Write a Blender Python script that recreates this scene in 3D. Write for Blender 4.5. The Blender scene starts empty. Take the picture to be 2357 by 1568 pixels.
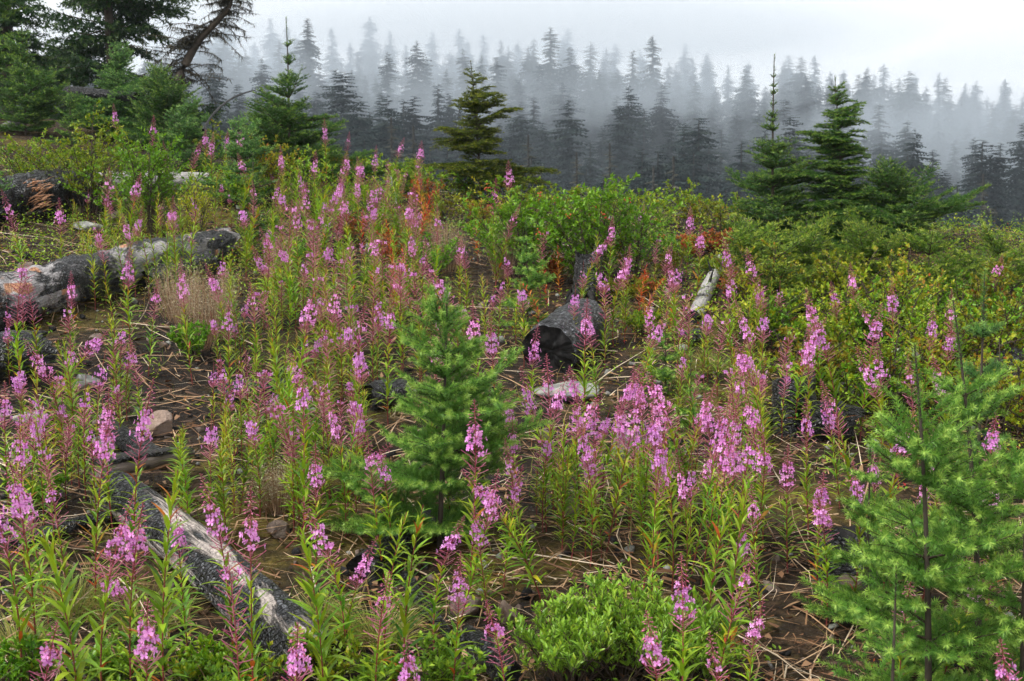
import bpy, math, random
import numpy as np
R = math.radians
scene = bpy.context.scene
COL = scene.collection

# ------------------------------------------------------------------ camera, sky, sun, exposure
EYE = np.array([0.0, 0.0, 1.65]); PITCH = R(-6.0); HALF = R(22.5)
cam_data = bpy.data.cameras.new('camera'); cam = bpy.data.objects.new('camera', cam_data); COL.objects.link(cam)
cam.location = EYE; cam.rotation_euler = (R(90) + PITCH, 0, 0)
cam_data.sensor_width = 36; cam_data.lens = 18 / math.tan(HALF)
cam_data.clip_start = 0.05; cam_data.clip_end = 3000
cam_data.dof.use_dof = True; cam_data.dof.focus_distance = 5.2; cam_data.dof.aperture_fstop = 9
scene.camera = cam

SUN_EL, SUN_AZ = R(60), R(-118)         # azimuth measured from straight ahead, positive to the right
world = bpy.data.worlds.new('World'); scene.world = world; world.use_nodes = True
wn, wl = world.node_tree.nodes, world.node_tree.links
sky = wn.new('ShaderNodeTexSky'); sky.sky_type = 'NISHITA'; sky.sun_disc = False
sky.sun_elevation = SUN_EL; sky.sun_rotation = SUN_AZ; sky.air_density = 1.0; sky.dust_density = 4.0; sky.altitude = 900
hs = wn.new('ShaderNodeHueSaturation'); hs.inputs['Saturation'].default_value = 0.05
bgn = wn['Background']; bgn.inputs['Strength'].default_value = 0.118
wl.new(sky.outputs[0], hs.inputs['Color']); wl.new(hs.outputs[0], bgn.inputs['Color'])
sun_d = bpy.data.lights.new('sun', 'SUN'); sun_d.energy = 1.5; sun_d.angle = R(22); sun_d.color = (1.0, 0.96, 0.9)
sun = bpy.data.objects.new('sun', sun_d); COL.objects.link(sun)
sun.rotation_euler = (R(90) - SUN_EL, 0, -SUN_AZ + R(180)); sun.location = (-5, 5, 30)
scene.view_settings.view_transform = 'Standard'; scene.view_settings.look = 'None'
scene.view_settings.exposure = 1.4; scene.view_settings.gamma = 1.0; scene.view_settings.use_curve_mapping = False
cy = scene.cycles
cy.use_denoising = True; cy.use_adaptive_sampling = True; cy.adaptive_threshold = 0.02
cy.max_bounces = 4; cy.diffuse_bounces = 2; cy.glossy_bounces = 2; cy.transmission_bounces = 3; cy.transparent_max_bounces = 8
cy.volume_bounces = 0; cy.sample_clamp_indirect = 4

# ------------------------------------------------------------------ small maths
UW, UH = 2357.0, 1568.0
TH = math.tan(HALF)
FWD = np.array([0, math.cos(PITCH), math.sin(PITCH)]); UPV = np.array([0, -math.sin(PITCH), math.cos(PITCH)])
def ray(u, v):
    d = FWD + np.array([1.0, 0, 0]) * ((u - UW / 2) / (UW / 2) * TH) + UPV * ((UH / 2 - v) / (UW / 2) * TH)
    return d / d[1]                                     # unit step in y
def project(p):
    q = np.asarray(p, float) - EYE
    f = q @ FWD
    return UW / 2 + (q[0] / f) / TH * UW / 2, UH / 2 - (q @ UPV) / f / TH * UW / 2
def hashn(i, j, k):
    n = (i * 374761393 + j * 668265263 + k * 2147483647 % 1000003 * 92837111) & 0xffffffff
    n = ((n ^ (n >> 13)) * 1274126177) & 0xffffffff
    n = ((n ^ (n >> 15)) * 2246822519) & 0xffffffff
    return ((n ^ (n >> 16)) & 0xffff) / 65535.0
def vnoise(p):
    p = np.asarray(p, float); i = np.floor(p).astype(np.int64); f = p - i; f = f * f * (3 - 2 * f)
    x, y, z = i[:, 0], i[:, 1], i[:, 2]; r = 0
    for a in (0, 1):
        for b in (0, 1):
            for c in (0, 1):
                w = (f[:, 0] if a else 1 - f[:, 0]) * (f[:, 1] if b else 1 - f[:, 1]) * (f[:, 2] if c else 1 - f[:, 2])
                r = r + w * hashn(x + a, y + b, z + c)
    return r * 2 - 1
def fbm(p, octv=4):
    p = np.asarray(p, float); s = 0; a = 1.0; t = 0
    for _ in range(octv):
        s = s + a * vnoise(p); t += a; a *= 0.5; p = p * 2.03 + 17.3
    return s / t
def smin(a, b, k):
    h = np.clip(0.5 + 0.5 * (b - a) / k, 0, 1); return b * (1 - h) + a * h - k * h * (1 - h)
def ridge_y(x):
    return 12.6 + np.clip(-x, 0, 10) * 0.55 - np.clip(x, 0, 6) * 0.38
FARY = [30, 60, 90, 150, 300, 600, 1000, 1400]; FARZ = [-32, -28, -23, -17, -5, 28, 78, 112]
def G(x, y):
    x = np.atleast_1d(np.asarray(x, float)); y = np.atleast_1d(np.asarray(y, float))
    up = np.where(y > 3, 0.15 + 0.19 * (y - 4), -0.04 + 0.04 * (y - 3)) + 0.08 * np.log1p(np.exp(-3 * x)) / 3
    yr = ridge_y(x); zr = 0.15 + 0.19 * (yr - 4) + 0.08 * np.log1p(np.exp(-3 * x)) / 3
    z = smin(up, zr + 0.15 - 0.42 * (y - yr), 0.5)
    z = np.maximum(z, -30)
    far = np.interp(y, FARY, FARZ) - 0.062 * x * np.clip(y / 150, 0, 1)
    z = np.maximum(z, far)
    p = np.stack([x, y, np.zeros_like(x)], 1)
    near = np.clip(1 - (y - 25) / 20, 0, 1)
    z = z + near * (0.07 * fbm(p * 0.9, 3) + 0.025 * fbm(p * 4.1 + 9, 3)) + (1 - near) * 1.2 * fbm(p * 0.03, 3)
    return z
def g1(x, y): return float(G(x, y)[0])
def hit(u, v, lift=0.0, y0=1.6):
    d = ray(u, v); ys = np.linspace(y0, 22, 700); xs = EYE[0] + d[0] * ys; zs = EYE[2] + d[2] * ys
    f = zs - (G(xs, ys) + lift); k = np.where(f < 0)[0]
    i = k[0] if len(k) else int(np.argmin(f[:500]))
    y = ys[i]; return np.array([d[0] * y, y, g1(d[0] * y, y)])
def at_y(u, y):
    d = ray(u, UH / 2); x = d[0] * y; return np.array([x, y, g1(x, y)])
def tip_z(u, v, y): return EYE[2] + ray(u, v)[2] * y
def px(y): return y * 2 * TH / UW                      # metres per image unit at distance y
def cross3(a, b): return np.array([a[1] * b[2] - a[2] * b[1], a[2] * b[0] - a[0] * b[2], a[0] * b[1] - a[1] * b[0]])
def n3(a): return a / math.sqrt(a[0] * a[0] + a[1] * a[1] + a[2] * a[2] + 1e-24)
def norm(a): return a / (np.linalg.norm(a, axis=-1, keepdims=True) + 1e-12)

# ------------------------------------------------------------------ mesh helpers
class MB:
    def __init__(s): s.V = []; s.T = []; s.Q = []; s.tint = []; s.mt = []; s.mq = []; s.n = 0; s.uv = []
    def add(s, V, T=None, Q=None, tint=0.5, mat=0, uv=None):
        V = np.asarray(V, float).reshape(-1, 3)
        if T is not None and len(T): T = np.asarray(T, np.int64).reshape(-1, 3); s.T.append(T + s.n); s.mt.append(np.full(len(T), mat))
        if Q is not None and len(Q): Q = np.asarray(Q, np.int64).reshape(-1, 4); s.Q.append(Q + s.n); s.mq.append(np.full(len(Q), mat))
        s.V.append(V); s.tint.append(np.broadcast_to(np.asarray(tint, float), (len(V),)))
        s.uv.append(np.zeros((len(V), 2)) if uv is None else np.asarray(uv, float))
        s.n += len(V)
    def mesh(s, name, mats, smooth=True):
        me = bpy.data.meshes.new(name)
        V = np.concatenate(s.V) if s.V else np.zeros((0, 3))
        T = np.concatenate(s.T) if s.T else np.zeros((0, 3), int); Q = np.concatenate(s.Q) if s.Q else np.zeros((0, 4), int)
        me.vertices.add(len(V)); me.vertices.foreach_set('co', V.astype(np.float32).ravel())
        nl = T.size + Q.size; me.loops.add(nl)
        vi = np.concatenate([T.ravel(), Q.ravel()]).astype(np.int32); me.loops.foreach_set('vertex_index', vi)
        me.polygons.add(len(T) + len(Q))
        st = np.concatenate([np.arange(len(T)) * 3, T.size + np.arange(len(Q)) * 4]).astype(np.int32)
        me.polygons.foreach_set('loop_start', st)
        mi = np.concatenate((s.mt or [np.zeros(0)]) + (s.mq or [np.zeros(0)])).astype(np.int32); me.polygons.foreach_set('material_index', mi)
        if smooth: me.polygons.foreach_set('use_smooth', np.ones(len(T) + len(Q), bool))
        a = me.attributes.new('tint', 'FLOAT', 'POINT'); a.data.foreach_set('value', np.concatenate(s.tint).astype(np.float32))
        uv = np.concatenate(s.uv)
        if np.any(uv):
            L = me.uv_layers.new(name='UVMap'); L.data.foreach_set('uv', uv[vi].astype(np.float32).ravel())
        for m in mats: me.materials.append(m)
        me.update(calc_edges=True); me.validate()
        return me
    def build(s, name, mats, parent=None, smooth=True, loc=None):
        if not isinstance(mats, (list, tuple)): mats = [mats]
        return obj(name, s.mesh(name, mats, smooth), parent, loc)
def obj(name, me, parent=None, loc=None):
    o = bpy.data.objects.new(name, me); COL.objects.link(o)
    if parent is not None: o.parent = parent
    if loc is not None: o.location = loc
    return o
CELLS = []
def tag(o, label, cat, group=None, u=None):
    o['label'] = label; o['category'] = cat
    if group: o['group'] = group
    if u is not None: CELLS.append((o, label, u))
    return o
def thing(name, loc, label, cat, group=None, rz=0.0, u=None, scale=1.0):
    o = bpy.data.objects.new(name, None); COL.objects.link(o); o.empty_display_size = 0.1
    o.location = loc; o.rotation_euler = (0, 0, rz); o.scale = (scale,) * 3
    return tag(o, label, cat, group, u)
def stuff(o): o['kind'] = 'stuff'; return o
def struct(o): o['kind'] = 'structure'; return o
def inst(mb, tv, tt, M, off, tint=0.5, mat=0, tq=None, ttint=None):
    """copies of a template (tv, triangles tt / quads tq) under matrices M (n,3,3) and offsets"""
    n, k = len(M), len(tv)
    if n == 0: return
    V = np.einsum('nij,kj->nki', M, tv) + off[:, None, :]
    add = (np.arange(n) * k)[:, None, None]
    T = (tt[None] + add).reshape(-1, 3) if tt is not None else None
    Q = (tq[None] + add).reshape(-1, 4) if tq is not None else None
    t = np.repeat(np.broadcast_to(np.asarray(tint, float), (n,)), k)
    if ttint is not None: t = t + np.tile(ttint, n)
    mb.add(V.reshape(-1, 3), T, Q, t, mat)
def frames(d, up=(0, 0, 1)):
    """matrices whose columns are side, direction, normal"""
    d = norm(np.asarray(d, float)); up = np.broadcast_to(np.asarray(up, float), d.shape)
    s = np.cross(d, up); bad = np.linalg.norm(s, axis=1) < 1e-4; s[bad] = (1, 0, 0); s = norm(s); n = np.cross(s, d)
    return np.stack([s, d, n], 2)
def bez(P0, P1, P2, t): return P0 * (1 - t) ** 2 + P1 * (2 * t * (1 - t)) + P2 * t * t
def bezd(P0, P1, P2, t): return norm((P1 - P0) * (2 * (1 - t)) + (P2 - P1) * (2 * t))
def tubes(mb, P0, P1, P2, r0, r1, m=4, k=4, tint=0.5, mat=0):
    P0, P1, P2 = (np.asarray(a, float).reshape(-1, 3) for a in (P0, P1, P2)); n = len(P0)
    r0 = np.broadcast_to(np.asarray(r0, float), (n,)); r1 = np.broadcast_to(np.asarray(r1, float), (n,))
    t = np.linspace(0, 1, m)[None, :, None]
    C = bez(P0[:, None], P1[:, None], P2[:, None], t); D = bezd(P0[:, None], P1[:, None], P2[:, None], t)
    ref = np.where(np.abs(D[..., 2:3]) > 0.9, np.array([1.0, 0.01, 0]), np.array([0, 0.01, 1.0]))
    S = norm(np.cross(D, ref)); N = np.cross(S, D)
    a = np.linspace(0, 2 * np.pi, k, endpoint=False)
    rr = r0[:, None] * (1 - t[..., 0]) + r1[:, None] * t[..., 0]
    V = C[:, :, None] + rr[:, :, None, None] * (np.cos(a)[None, None, :, None] * S[:, :, None] + np.sin(a)[None, None, :, None] * N[:, :, None])
    q = []
    for i in range(m - 1):
        for j in range(k): q.append((i * k + j, i * k + (j + 1) % k, (i + 1) * k + (j + 1) % k, (i + 1) * k + j))
    Q = (np.array(q)[None] + (np.arange(n) * m * k)[:, None, None]).reshape(-1, 4)
    tt = np.repeat(np.broadcast_to(np.asarray(tint, float), (n,)), m * k)
    mb.add(V.reshape(-1, 3), None, Q, tt, mat)

# ------------------------------------------------------------------ materials
def lin(r, g, b):
    f = lambda c: (c / 255 / 12.92) if c / 255 <= 0.04045 else ((c / 255 + 0.055) / 1.055) ** 2.4
    return (f(r), f(g), f(b), 1)
class NT:
    def __init__(s, name):
        s.m = bpy.data.materials.new(name); s.m.use_nodes = True; s.t = s.m.node_tree; s.N = s.t.nodes; s.L = s.t.links
        s.b = s.N['Principled BSDF']; s.out = s.N['Material Output']
    def node(s, ty, **kw):
        n = s.N.new(ty)
        for k, v in kw.items(): setattr(n, k, v)
        return n
    def val(s, sock, v):
        if hasattr(v, 'is_output') or isinstance(v, bpy.types.NodeSocket): s.L.new(v, sock)
        else: sock.default_value = v
    def noise(s, vec, scale, detail=4, rough=0.55, dist=0.0):
        n = s.node('ShaderNodeTexNoise'); n.inputs['Scale'].default_value = scale; n.inputs['Detail'].default_value = detail
        n.inputs['Roughness'].default_value = rough; n.inputs['Distortion'].default_value = dist
        if vec is not None: s.L.new(vec, n.inputs['Vector'])
        return n.outputs['Fac']
    def ramp(s, fac, stops):
        n = s.node('ShaderNodeValToRGB'); e = n.color_ramp.elements
        while len(e) > 1: e.remove(e[0])
        e[0].position, e[0].color = stops[0][0], stops[0][1]
        for p, c in stops[1:]: q = e.new(p); q.color = c
        s.L.new(fac, n.inputs[0]); return n.outputs[0]
    def mix(s, fac, a, b, mode='MIX'):
        n = s.node('ShaderNodeMix', data_type='RGBA', blend_type=mode)
        s.val(n.inputs[0], fac); s.val(n.inputs[6], a); s.val(n.inputs[7], b); return n.outputs[2]
    def math(s, op, a, b=0.0, clamp=False):
        n = s.node('ShaderNodeMath', operation=op, use_clamp=clamp); s.val(n.inputs[0], a); s.val(n.inputs[1], b); return n.outputs[0]
    def coord(s, what='Object'): return s.node('ShaderNodeTexCoord').outputs[what]
    def mapping(s, vec, scale):
        n = s.node('ShaderNodeMapping'); n.inputs['Scale'].default_value = scale; s.L.new(vec, n.inputs[0]); return n.outputs[0]
    def bump(s, h, strength=0.5, dist=0.01):
        n = s.node('ShaderNodeBump'); n.inputs['Strength'].default_value = strength; n.inputs['Distance'].default_value = dist
        s.L.new(h, n.inputs['Height']); s.L.new(n.outputs[0], s.b.inputs['Normal'])
def g4(v): return (v, v, v, 1)
def leaf_mat(name, stops, rough=0.45, trans=0.3, vary=0.25, spec=0.3, hue=0.0):
    s = NT(name); a = s.node('ShaderNodeAttribute', attribute_name='tint'); oi = s.node('ShaderNodeObjectInfo')
    c = s.ramp(a.outputs['Fac'], stops)
    h = s.node('ShaderNodeHueSaturation'); s.L.new(c, h.inputs['Color'])
    s.L.new(s.math('ADD', s.math('MULTIPLY', oi.outputs['Random'], vary), 1 - vary / 2), h.inputs['Value'])
    if hue: s.L.new(s.math('ADD', s.math('MULTIPLY', oi.outputs['Random'], hue), 0.5 - hue / 2), h.inputs['Hue'])
    s.L.new(h.outputs[0], s.b.inputs['Base Color'])
    s.b.inputs['Roughness'].default_value = rough; s.b.inputs['Specular IOR Level'].default_value = spec
    if trans:
        tr = s.node('ShaderNodeBsdfTranslucent'); mx = s.node('ShaderNodeMixShader'); mx.inputs[0].default_value = trans
        s.L.new(h.outputs[0], tr.inputs['Color']); s.L.new(s.b.outputs[0], mx.inputs[1]); s.L.new(tr.outputs[0], mx.inputs[2]); s.L.new(mx.outputs[0], s.out.inputs['Surface'])
    return s.m
def plain(name, col, rough=0.7, spec=0.4, vary=0.3, scale=20, bump=0.0):
    s = NT(name); co = s.coord(); n = s.noise(co, scale)
    dark = tuple(c * (1 - vary) for c in col[:3]) + (1,); lite = tuple(min(1, c * (1 + vary)) for c in col[:3]) + (1,)
    s.L.new(s.ramp(n, [(0.3, dark), (0.7, lite)]), s.b.inputs['Base Color'])
    s.b.inputs['Roughness'].default_value = rough; s.b.inputs['Specular IOR Level'].default_value = spec
    if bump: s.bump(n, bump, 0.01)
    return s.m
M = {}
M['fw_leaf'] = leaf_mat('fireweed_leaf', [(0.0, (0.42, 0.03, 0.012, 1)), (0.07, (0.5, 0.16, 0.02, 1)), (0.12, (0.46, 0.38, 0.02, 1)), (0.3, (0.32, 0.42, 0.018, 1)), (0.65, (0.18, 0.32, 0.016, 1)), (1.0, (0.06, 0.18, 0.02, 1))], 0.42, 0.32, 0.3, hue=0.03)
M['autumn_leaf'] = leaf_mat('autumn_leaf', [(0.0, (0.45, 0.02, 0.02, 1)), (0.45, (0.55, 0.09, 0.02, 1)), (0.8, (0.55, 0.24, 0.04, 1)), (1.0, (0.3, 0.3, 0.04, 1))], 0.45, 0.3, 0.3, hue=0.05)
M['fw_stem'] = leaf_mat('fireweed_stem', [(0, (0.16, 0.03, 0.03, 1)), (0.5, (0.24, 0.05, 0.05, 1)), (1, (0.16, 0.2, 0.04, 1))], 0.45, 0.0, 0.3)
M['petal'] = leaf_mat('petal', [(0, (0.95, 0.50, 0.88, 1)), (0.45, (0.86, 0.30, 0.79, 1)), (0.8, (0.55, 0.09, 0.53, 1)), (1, (0.28, 0.025, 0.19, 1))], 0.5, 0.42, 0.3, hue=0.03)
M['pod'] = leaf_mat('seed_pod', [(0, (0.32, 0.06, 0.11, 1)), (0.5, (0.50, 0.13, 0.24, 1)), (1, (0.62, 0.26, 0.32, 1))], 0.45, 0.1, 0.3)
def needle_mat(name, a, b, c, vary=0.25): return leaf_mat(name, [(0, a), (0.5, b), (1, c)], 0.42, 0.35, vary)
M['doug'] = needle_mat('soft_needle', (0.05, 0.155, 0.025, 1), (0.14, 0.31, 0.045, 1), (0.36, 0.53, 0.09, 1), 0.1)
M['fir'] = needle_mat('fir_needle', (0.02, 0.07, 0.015, 1), (0.065, 0.16, 0.028, 1), (0.22, 0.34, 0.045, 1), 0.25)
M['hemlock'] = needle_mat('hemlock_needle', (0.025, 0.05, 0.006, 1), (0.085, 0.125, 0.012, 1), (0.22, 0.24, 0.02, 1), 0.2)
M['bluefir'] = needle_mat('blue_fir_needle', (0.03, 0.10, 0.025, 1), (0.09, 0.22, 0.05, 1), (0.25, 0.42, 0.09, 1), 0.2)
M['lowfir'] = needle_mat('low_fir_needle', (0.04, 0.12, 0.015, 1), (0.14, 0.25, 0.025, 1), (0.36, 0.43, 0.05, 1), 0.3)
M['spruce'] = needle_mat('spruce_needle', (0.012, 0.036, 0.014, 1), (0.03, 0.075, 0.022, 1), (0.09, 0.15, 0.035, 1), 0.3)
M['twig'] = plain('twig_bark', (0.06, 0.04, 0.028), 0.8)
M['bark'] = plain('young_bark', (0.055, 0.042, 0.03), 0.8, bump=0.3)
M['ash'] = leaf_mat('berry_bush_leaf', [(0, (0.5, 0.12, 0.02, 1)), (0.05, (0.36, 0.3, 0.03, 1)), (0.15, (0.22, 0.38, 0.015, 1)), (0.6, (0.11, 0.27, 0.012, 1)), (1, (0.045, 0.16, 0.015, 1))], 0.4, 0.3, 0.2)
M['huck'] = leaf_mat('huckleberry_leaf', [(0, (0.40, 0.06, 0.02, 1)), (0.10, (0.40, 0.17, 0.03, 1)), (0.2, (0.36, 0.31, 0.02, 1)), (0.5, (0.20, 0.27, 0.015, 1)), (1, (0.09, 0.18, 0.015, 1))], 0.45, 0.35, 0.6, hue=0.07)
M['yellow'] = leaf_mat('yellow_green_leaf', [(0, (0.5, 0.25, 0.03, 1)), (0.15, (0.42, 0.40, 0.02, 1)), (0.5, (0.22, 0.36, 0.015, 1)), (1, (0.09, 0.21, 0.012, 1))], 0.42, 0.3, 0.3, hue=0.03)
M['willow'] = leaf_mat('willow_leaf', [(0, (0.45, 0.48, 0.05, 1)), (0.3, (0.26, 0.42, 0.03, 1)), (1, (0.10, 0.24, 0.03, 1))], 0.35, 0.3, 0.2)
M['redleaf'] = leaf_mat('red_huckleberry_leaf', [(0, (0.40, 0.03, 0.02, 1)), (0.5, (0.36, 0.10, 0.025, 1)), (1, (0.22, 0.18, 0.03, 1))], 0.45, 0.3, 0.3)
M['grass'] = leaf_mat('grass_blade', [(0, (0.38, 0.28, 0.10, 1)), (0.4, (0.26, 0.27, 0.05, 1)), (1, (0.10, 0.20, 0.03, 1))], 0.5, 0.3, 0.25)
M['straw'] = leaf_mat('dry_straw', [(0, (0.03, 0.02, 0.015, 1)), (0.35, (0.18, 0.085, 0.04, 1)), (0.7, (0.38, 0.24, 0.13, 1)), (1, (0.55, 0.46, 0.34, 1))], 0.6, 0.0, 0.1)
M['seed'] = leaf_mat('pale_seed', [(0, (0.25, 0.2, 0.11, 1)), (1, (0.5, 0.45, 0.30, 1))], 0.6, 0.2, 0.1)
M['berry'] = leaf_mat('berry', [(0, (0.5, 0.04, 0.03, 1)), (1, (0.6, 0.12, 0.04, 1))], 0.3, 0.0, 0.1)
M['farcrown'] = leaf_mat('far_conifer', [(0, (0.006, 0.014, 0.014, 1)), (0.5, (0.014, 0.027, 0.024, 1)), (1, (0.04, 0.052, 0.04, 1))], 0.8, 0.0, 0.8, spec=0.1)
M['paletree'] = leaf_mat('lichen_branch', [(0, (0.05, 0.055, 0.045, 1)), (1, (0.13, 0.125, 0.095, 1))], 0.9, 0.0, 0.4, spec=0.1)
M['fartrunk'] = plain('far_trunk', (0.05, 0.048, 0.043), 0.9, spec=0.1, scale=2)
def ground_mat():
    s = NT('burnt_soil'); co = s.coord(); n1 = s.noise(co, 1.3, 6, 0.65); n2 = s.noise(co, 14, 6, 0.7); n3 = s.noise(co, 0.45, 3)
    c = s.ramp(n2, [(0.3, (0.008, 0.007, 0.006, 1)), (0.5, (0.03, 0.02, 0.012, 1)), (0.75, (0.10, 0.062, 0.034, 1))])
    moss = s.ramp(n2, [(0.3, (0.03, 0.026, 0.006, 1)), (0.7, (0.15, 0.11, 0.025, 1))])
    f = s.ramp(n1, [(0.5, g4(0)), (0.62, g4(1))])
    c = s.mix(f, c, moss)
    ch = s.ramp(n3, [(0.42, g4(0)), (0.58, g4(1))])
    c = s.mix(s.math('MULTIPLY', ch, 0.7), c, (0.014, 0.012, 0.011, 1))
    sx = s.node('ShaderNodeSeparateXYZ'); s.L.new(co, sx.inputs[0]); fm = s.node('ShaderNodeMapRange'); s.L.new(sx.outputs['Y'], fm.inputs[0]); fm.inputs[1].default_value = 22; fm.inputs[2].default_value = 45
    c = s.mix(fm.outputs[0], c, s.ramp(s.noise(co, 0.3, 5), [(0.35, (0.012, 0.018, 0.012, 1)), (0.7, (0.035, 0.045, 0.02, 1))]))
    s.L.new(c, s.b.inputs['Base Color']); s.b.inputs['Roughness'].default_value = 0.85; s.b.inputs['Specular IOR Level'].default_value = 0.15
    v = s.node('ShaderNodeTexVoronoi'); v.inputs['Scale'].default_value = 38; s.L.new(co, v.inputs['Vector'])
    s.bump(s.math('ADD', n2, s.math('MULTIPLY', v.outputs['Distance'], -0.5)), 0.9, 0.03); return s.m
M['ground'] = ground_mat()
def char_mat(name, patch=0.0, wood=(0.30, 0.27, 0.25), orange=0.0, seed=0.0, plates=55, gloss=0.38, band=None, ash=1.0, stretch=(2.6, 4.2, 1)):  # ash scales the pale grey tone, painted sky sheen included
    """alligator char with cracks; bare wood shows where the noise mask (in length / girth coordinates) opens"""
    s = NT(name); uv = s.coord('UV'); m = s.mapping(uv, (1.0, 1.0, 1.0)); m.node.inputs['Location'].default_value = (seed, seed * 0.7, seed)
    v = s.node('ShaderNodeTexVoronoi', feature='DISTANCE_TO_EDGE'); v.inputs['Scale'].default_value = plates
    wob = s.node('ShaderNodeVectorMath', operation='ADD'); nn = s.node('ShaderNodeTexNoise'); nn.inputs['Scale'].default_value = 30
    sc = s.node('ShaderNodeVectorMath', operation='SCALE'); sc.inputs['Scale'].default_value = 0.02
    s.L.new(m, nn.inputs['Vector']); s.L.new(nn.outputs['Color'], sc.inputs[0]); s.L.new(m, wob.inputs[0]); s.L.new(sc.outputs[0], wob.inputs[1])
    s.L.new(s.mapping(wob.outputs[0], (1.25, 0.8, 1)), v.inputs['Vector'])
    crack = s.ramp(v.outputs['Distance'], [(0.0, g4(0)), (0.08, g4(0.35)), (0.2, g4(1))])
    fine = s.noise(s.mapping(m, (9, 95, 1)), 1.0, 5, 0.6, 0.4); big = s.noise(m, 7, 4)
    charc = s.ramp(fine, [(0.25, (0.005, 0.005, 0.006, 1)), (0.5, tuple(c * ash for c in (0.032, 0.034, 0.038)) + (1,)), (0.72, tuple(c * ash for c in (0.17, 0.182, 0.2)) + (1,))])  # blue-grey streaks: ash tone with the wet sky sheen painted in
    lumps = s.noise(s.mapping(m, (22, 34, 1)), 1.0, 4, 0.6, 0.5); v2 = s.node('ShaderNodeTexVoronoi', feature='DISTANCE_TO_EDGE'); v2.inputs['Scale'].default_value = plates * 0.38; s.L.new(s.mapping(wob.outputs[0], (1.3, 0.8, 1)), v2.inputs['Vector'])
    crack2 = s.ramp(v2.outputs['Distance'], [(0.0, g4(0)), (0.06, g4(0.85)), (0.2, g4(1))])
    height = s.math('ADD', s.math('ADD', s.math('MULTIPLY', crack, 0.35), s.math('MULTIPLY', fine, 0.25)), s.math('ADD', s.math('MULTIPLY', lumps, 1.1), s.math('MULTIPLY', crack2, 0.55)))
    charc = s.mix(s.ramp(lumps, [(0.35, g4(0.75)), (0.6, g4(0))]), charc, (0.008, 0.008, 0.009, 1)); charc = s.mix(s.math('MULTIPLY', crack, crack2), (0.002, 0.002, 0.002, 1), charc)
    col = charc; rough = gloss
    if patch:
        pm = s.noise(s.mapping(m, stretch), 1.0, 5, 0.65, 0.6); 
        if band:                                        # the flank that was split bare
            sx = s.node('ShaderNodeSeparateXYZ'); s.L.new(uv, sx.inputs[0]); q = s.math('DIVIDE', s.math('SUBTRACT', sx.outputs['Y'], band[0]), band[1]); q = s.math('MULTIPLY', q, q)
            along = s.node('ShaderNodeMapRange'); s.L.new(sx.outputs['X'], along.inputs[0]); along.inputs[1].default_value = band[2]; along.inputs[2].default_value = band[2] + 0.25
            pm = s.math('ADD', s.math('MULTIPLY', pm, 0.55), s.math('MULTIPLY', s.math('SUBTRACT', 0.62, q, True), along.outputs[0]))
        mask = s.ramp(pm, [(1 - patch, g4(0)), (1 - patch + 0.06, g4(1))])
        grain = s.noise(s.mapping(m, (6, 90, 1)), 1.0, 4)
        w = s.ramp(grain, [(0.3, tuple(c * 0.6 for c in wood) + (1,)), (0.7, tuple(min(1, c * 1.25) for c in wood) + (1,))])
        if orange:
            om = s.ramp(s.noise(s.mapping(m, (5, 8, 1)), 1.0, 2), [(1 - orange, g4(0)), (1 - orange + 0.05, g4(1))])
            w = s.mix(om, w, s.ramp(grain, [(0.3, (0.30, 0.11, 0.045, 1)), (0.7, (0.56, 0.28, 0.14, 1))]))
        col = s.mix(mask, charc, w)
        height = s.math('ADD', s.math('MULTIPLY', height, s.math('SUBTRACT', 1.0, s.math('MULTIPLY', mask, 0.75))), s.math('MULTIPLY', grain, 0.2))
        rough = s.math('ADD', s.math('MULTIPLY', mask, 0.25), gloss)
    s.L.new(col, s.b.inputs['Base Color']); s.val(s.b.inputs['Roughness'], rough); s.b.inputs['Specular IOR Level'].default_value = 0.75
    s.bump(height, 1.0, 0.045); return s.m
M['char'] = char_mat('charred_bark', seed=1.3)
M['char_patch'] = char_mat('charred_bark_with_bare_wood', 0.51, (0.33, 0.31, 0.31), 0.42, seed=4.1, plates=70, ash=2.2)
M['char_pale'] = char_mat('scorched_wood_half_bare', 0.48, (0.42, 0.36, 0.32), 0.0, seed=2.2, plates=50, ash=2.2, stretch=(1.6, 7.5, 1))
M['char_sheen'] = char_mat('ashy_char_painted_sheen', seed=3.4, plates=44, ash=2.6)  # brighter streaks put the silvery sheen of the log into its colour
M['silver'] = char_mat('weathered_silver_wood', 0.66, (0.42, 0.40, 0.38), 0.0, seed=7.7)
M['black_end'] = plain('burnt_end_grain', (0.016, 0.015, 0.015), 0.85, 0.2, 0.8, 22, 1.0)
def wood_mat(name, a, b, rough=0.6):
    s = NT(name); co = s.coord('UV'); n = s.noise(s.mapping(co, (5, 70, 1)), 1.0, 5, 0.6); n2 = s.noise(s.coord(), 12, 4)
    c = s.ramp(n, [(0.3, a), (0.7, b)]); c = s.mix(s.ramp(n2, [(0.58, g4(0)), (0.66, g4(0.8))]), c, (0.03, 0.025, 0.022, 1))
    s.L.new(c, s.b.inputs['Base Color']); s.b.inputs['Roughness'].default_value = rough; s.bump(n, 0.7, 0.01); return s.m
M['orange_wood'] = wood_mat('splintered_orange_wood', (0.36, 0.14, 0.06, 1), (0.66, 0.40, 0.24, 1))
M['grey_wood'] = wood_mat('grey_brown_wood', (0.10, 0.075, 0.06, 1), (0.26, 0.21, 0.18, 1))
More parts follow.
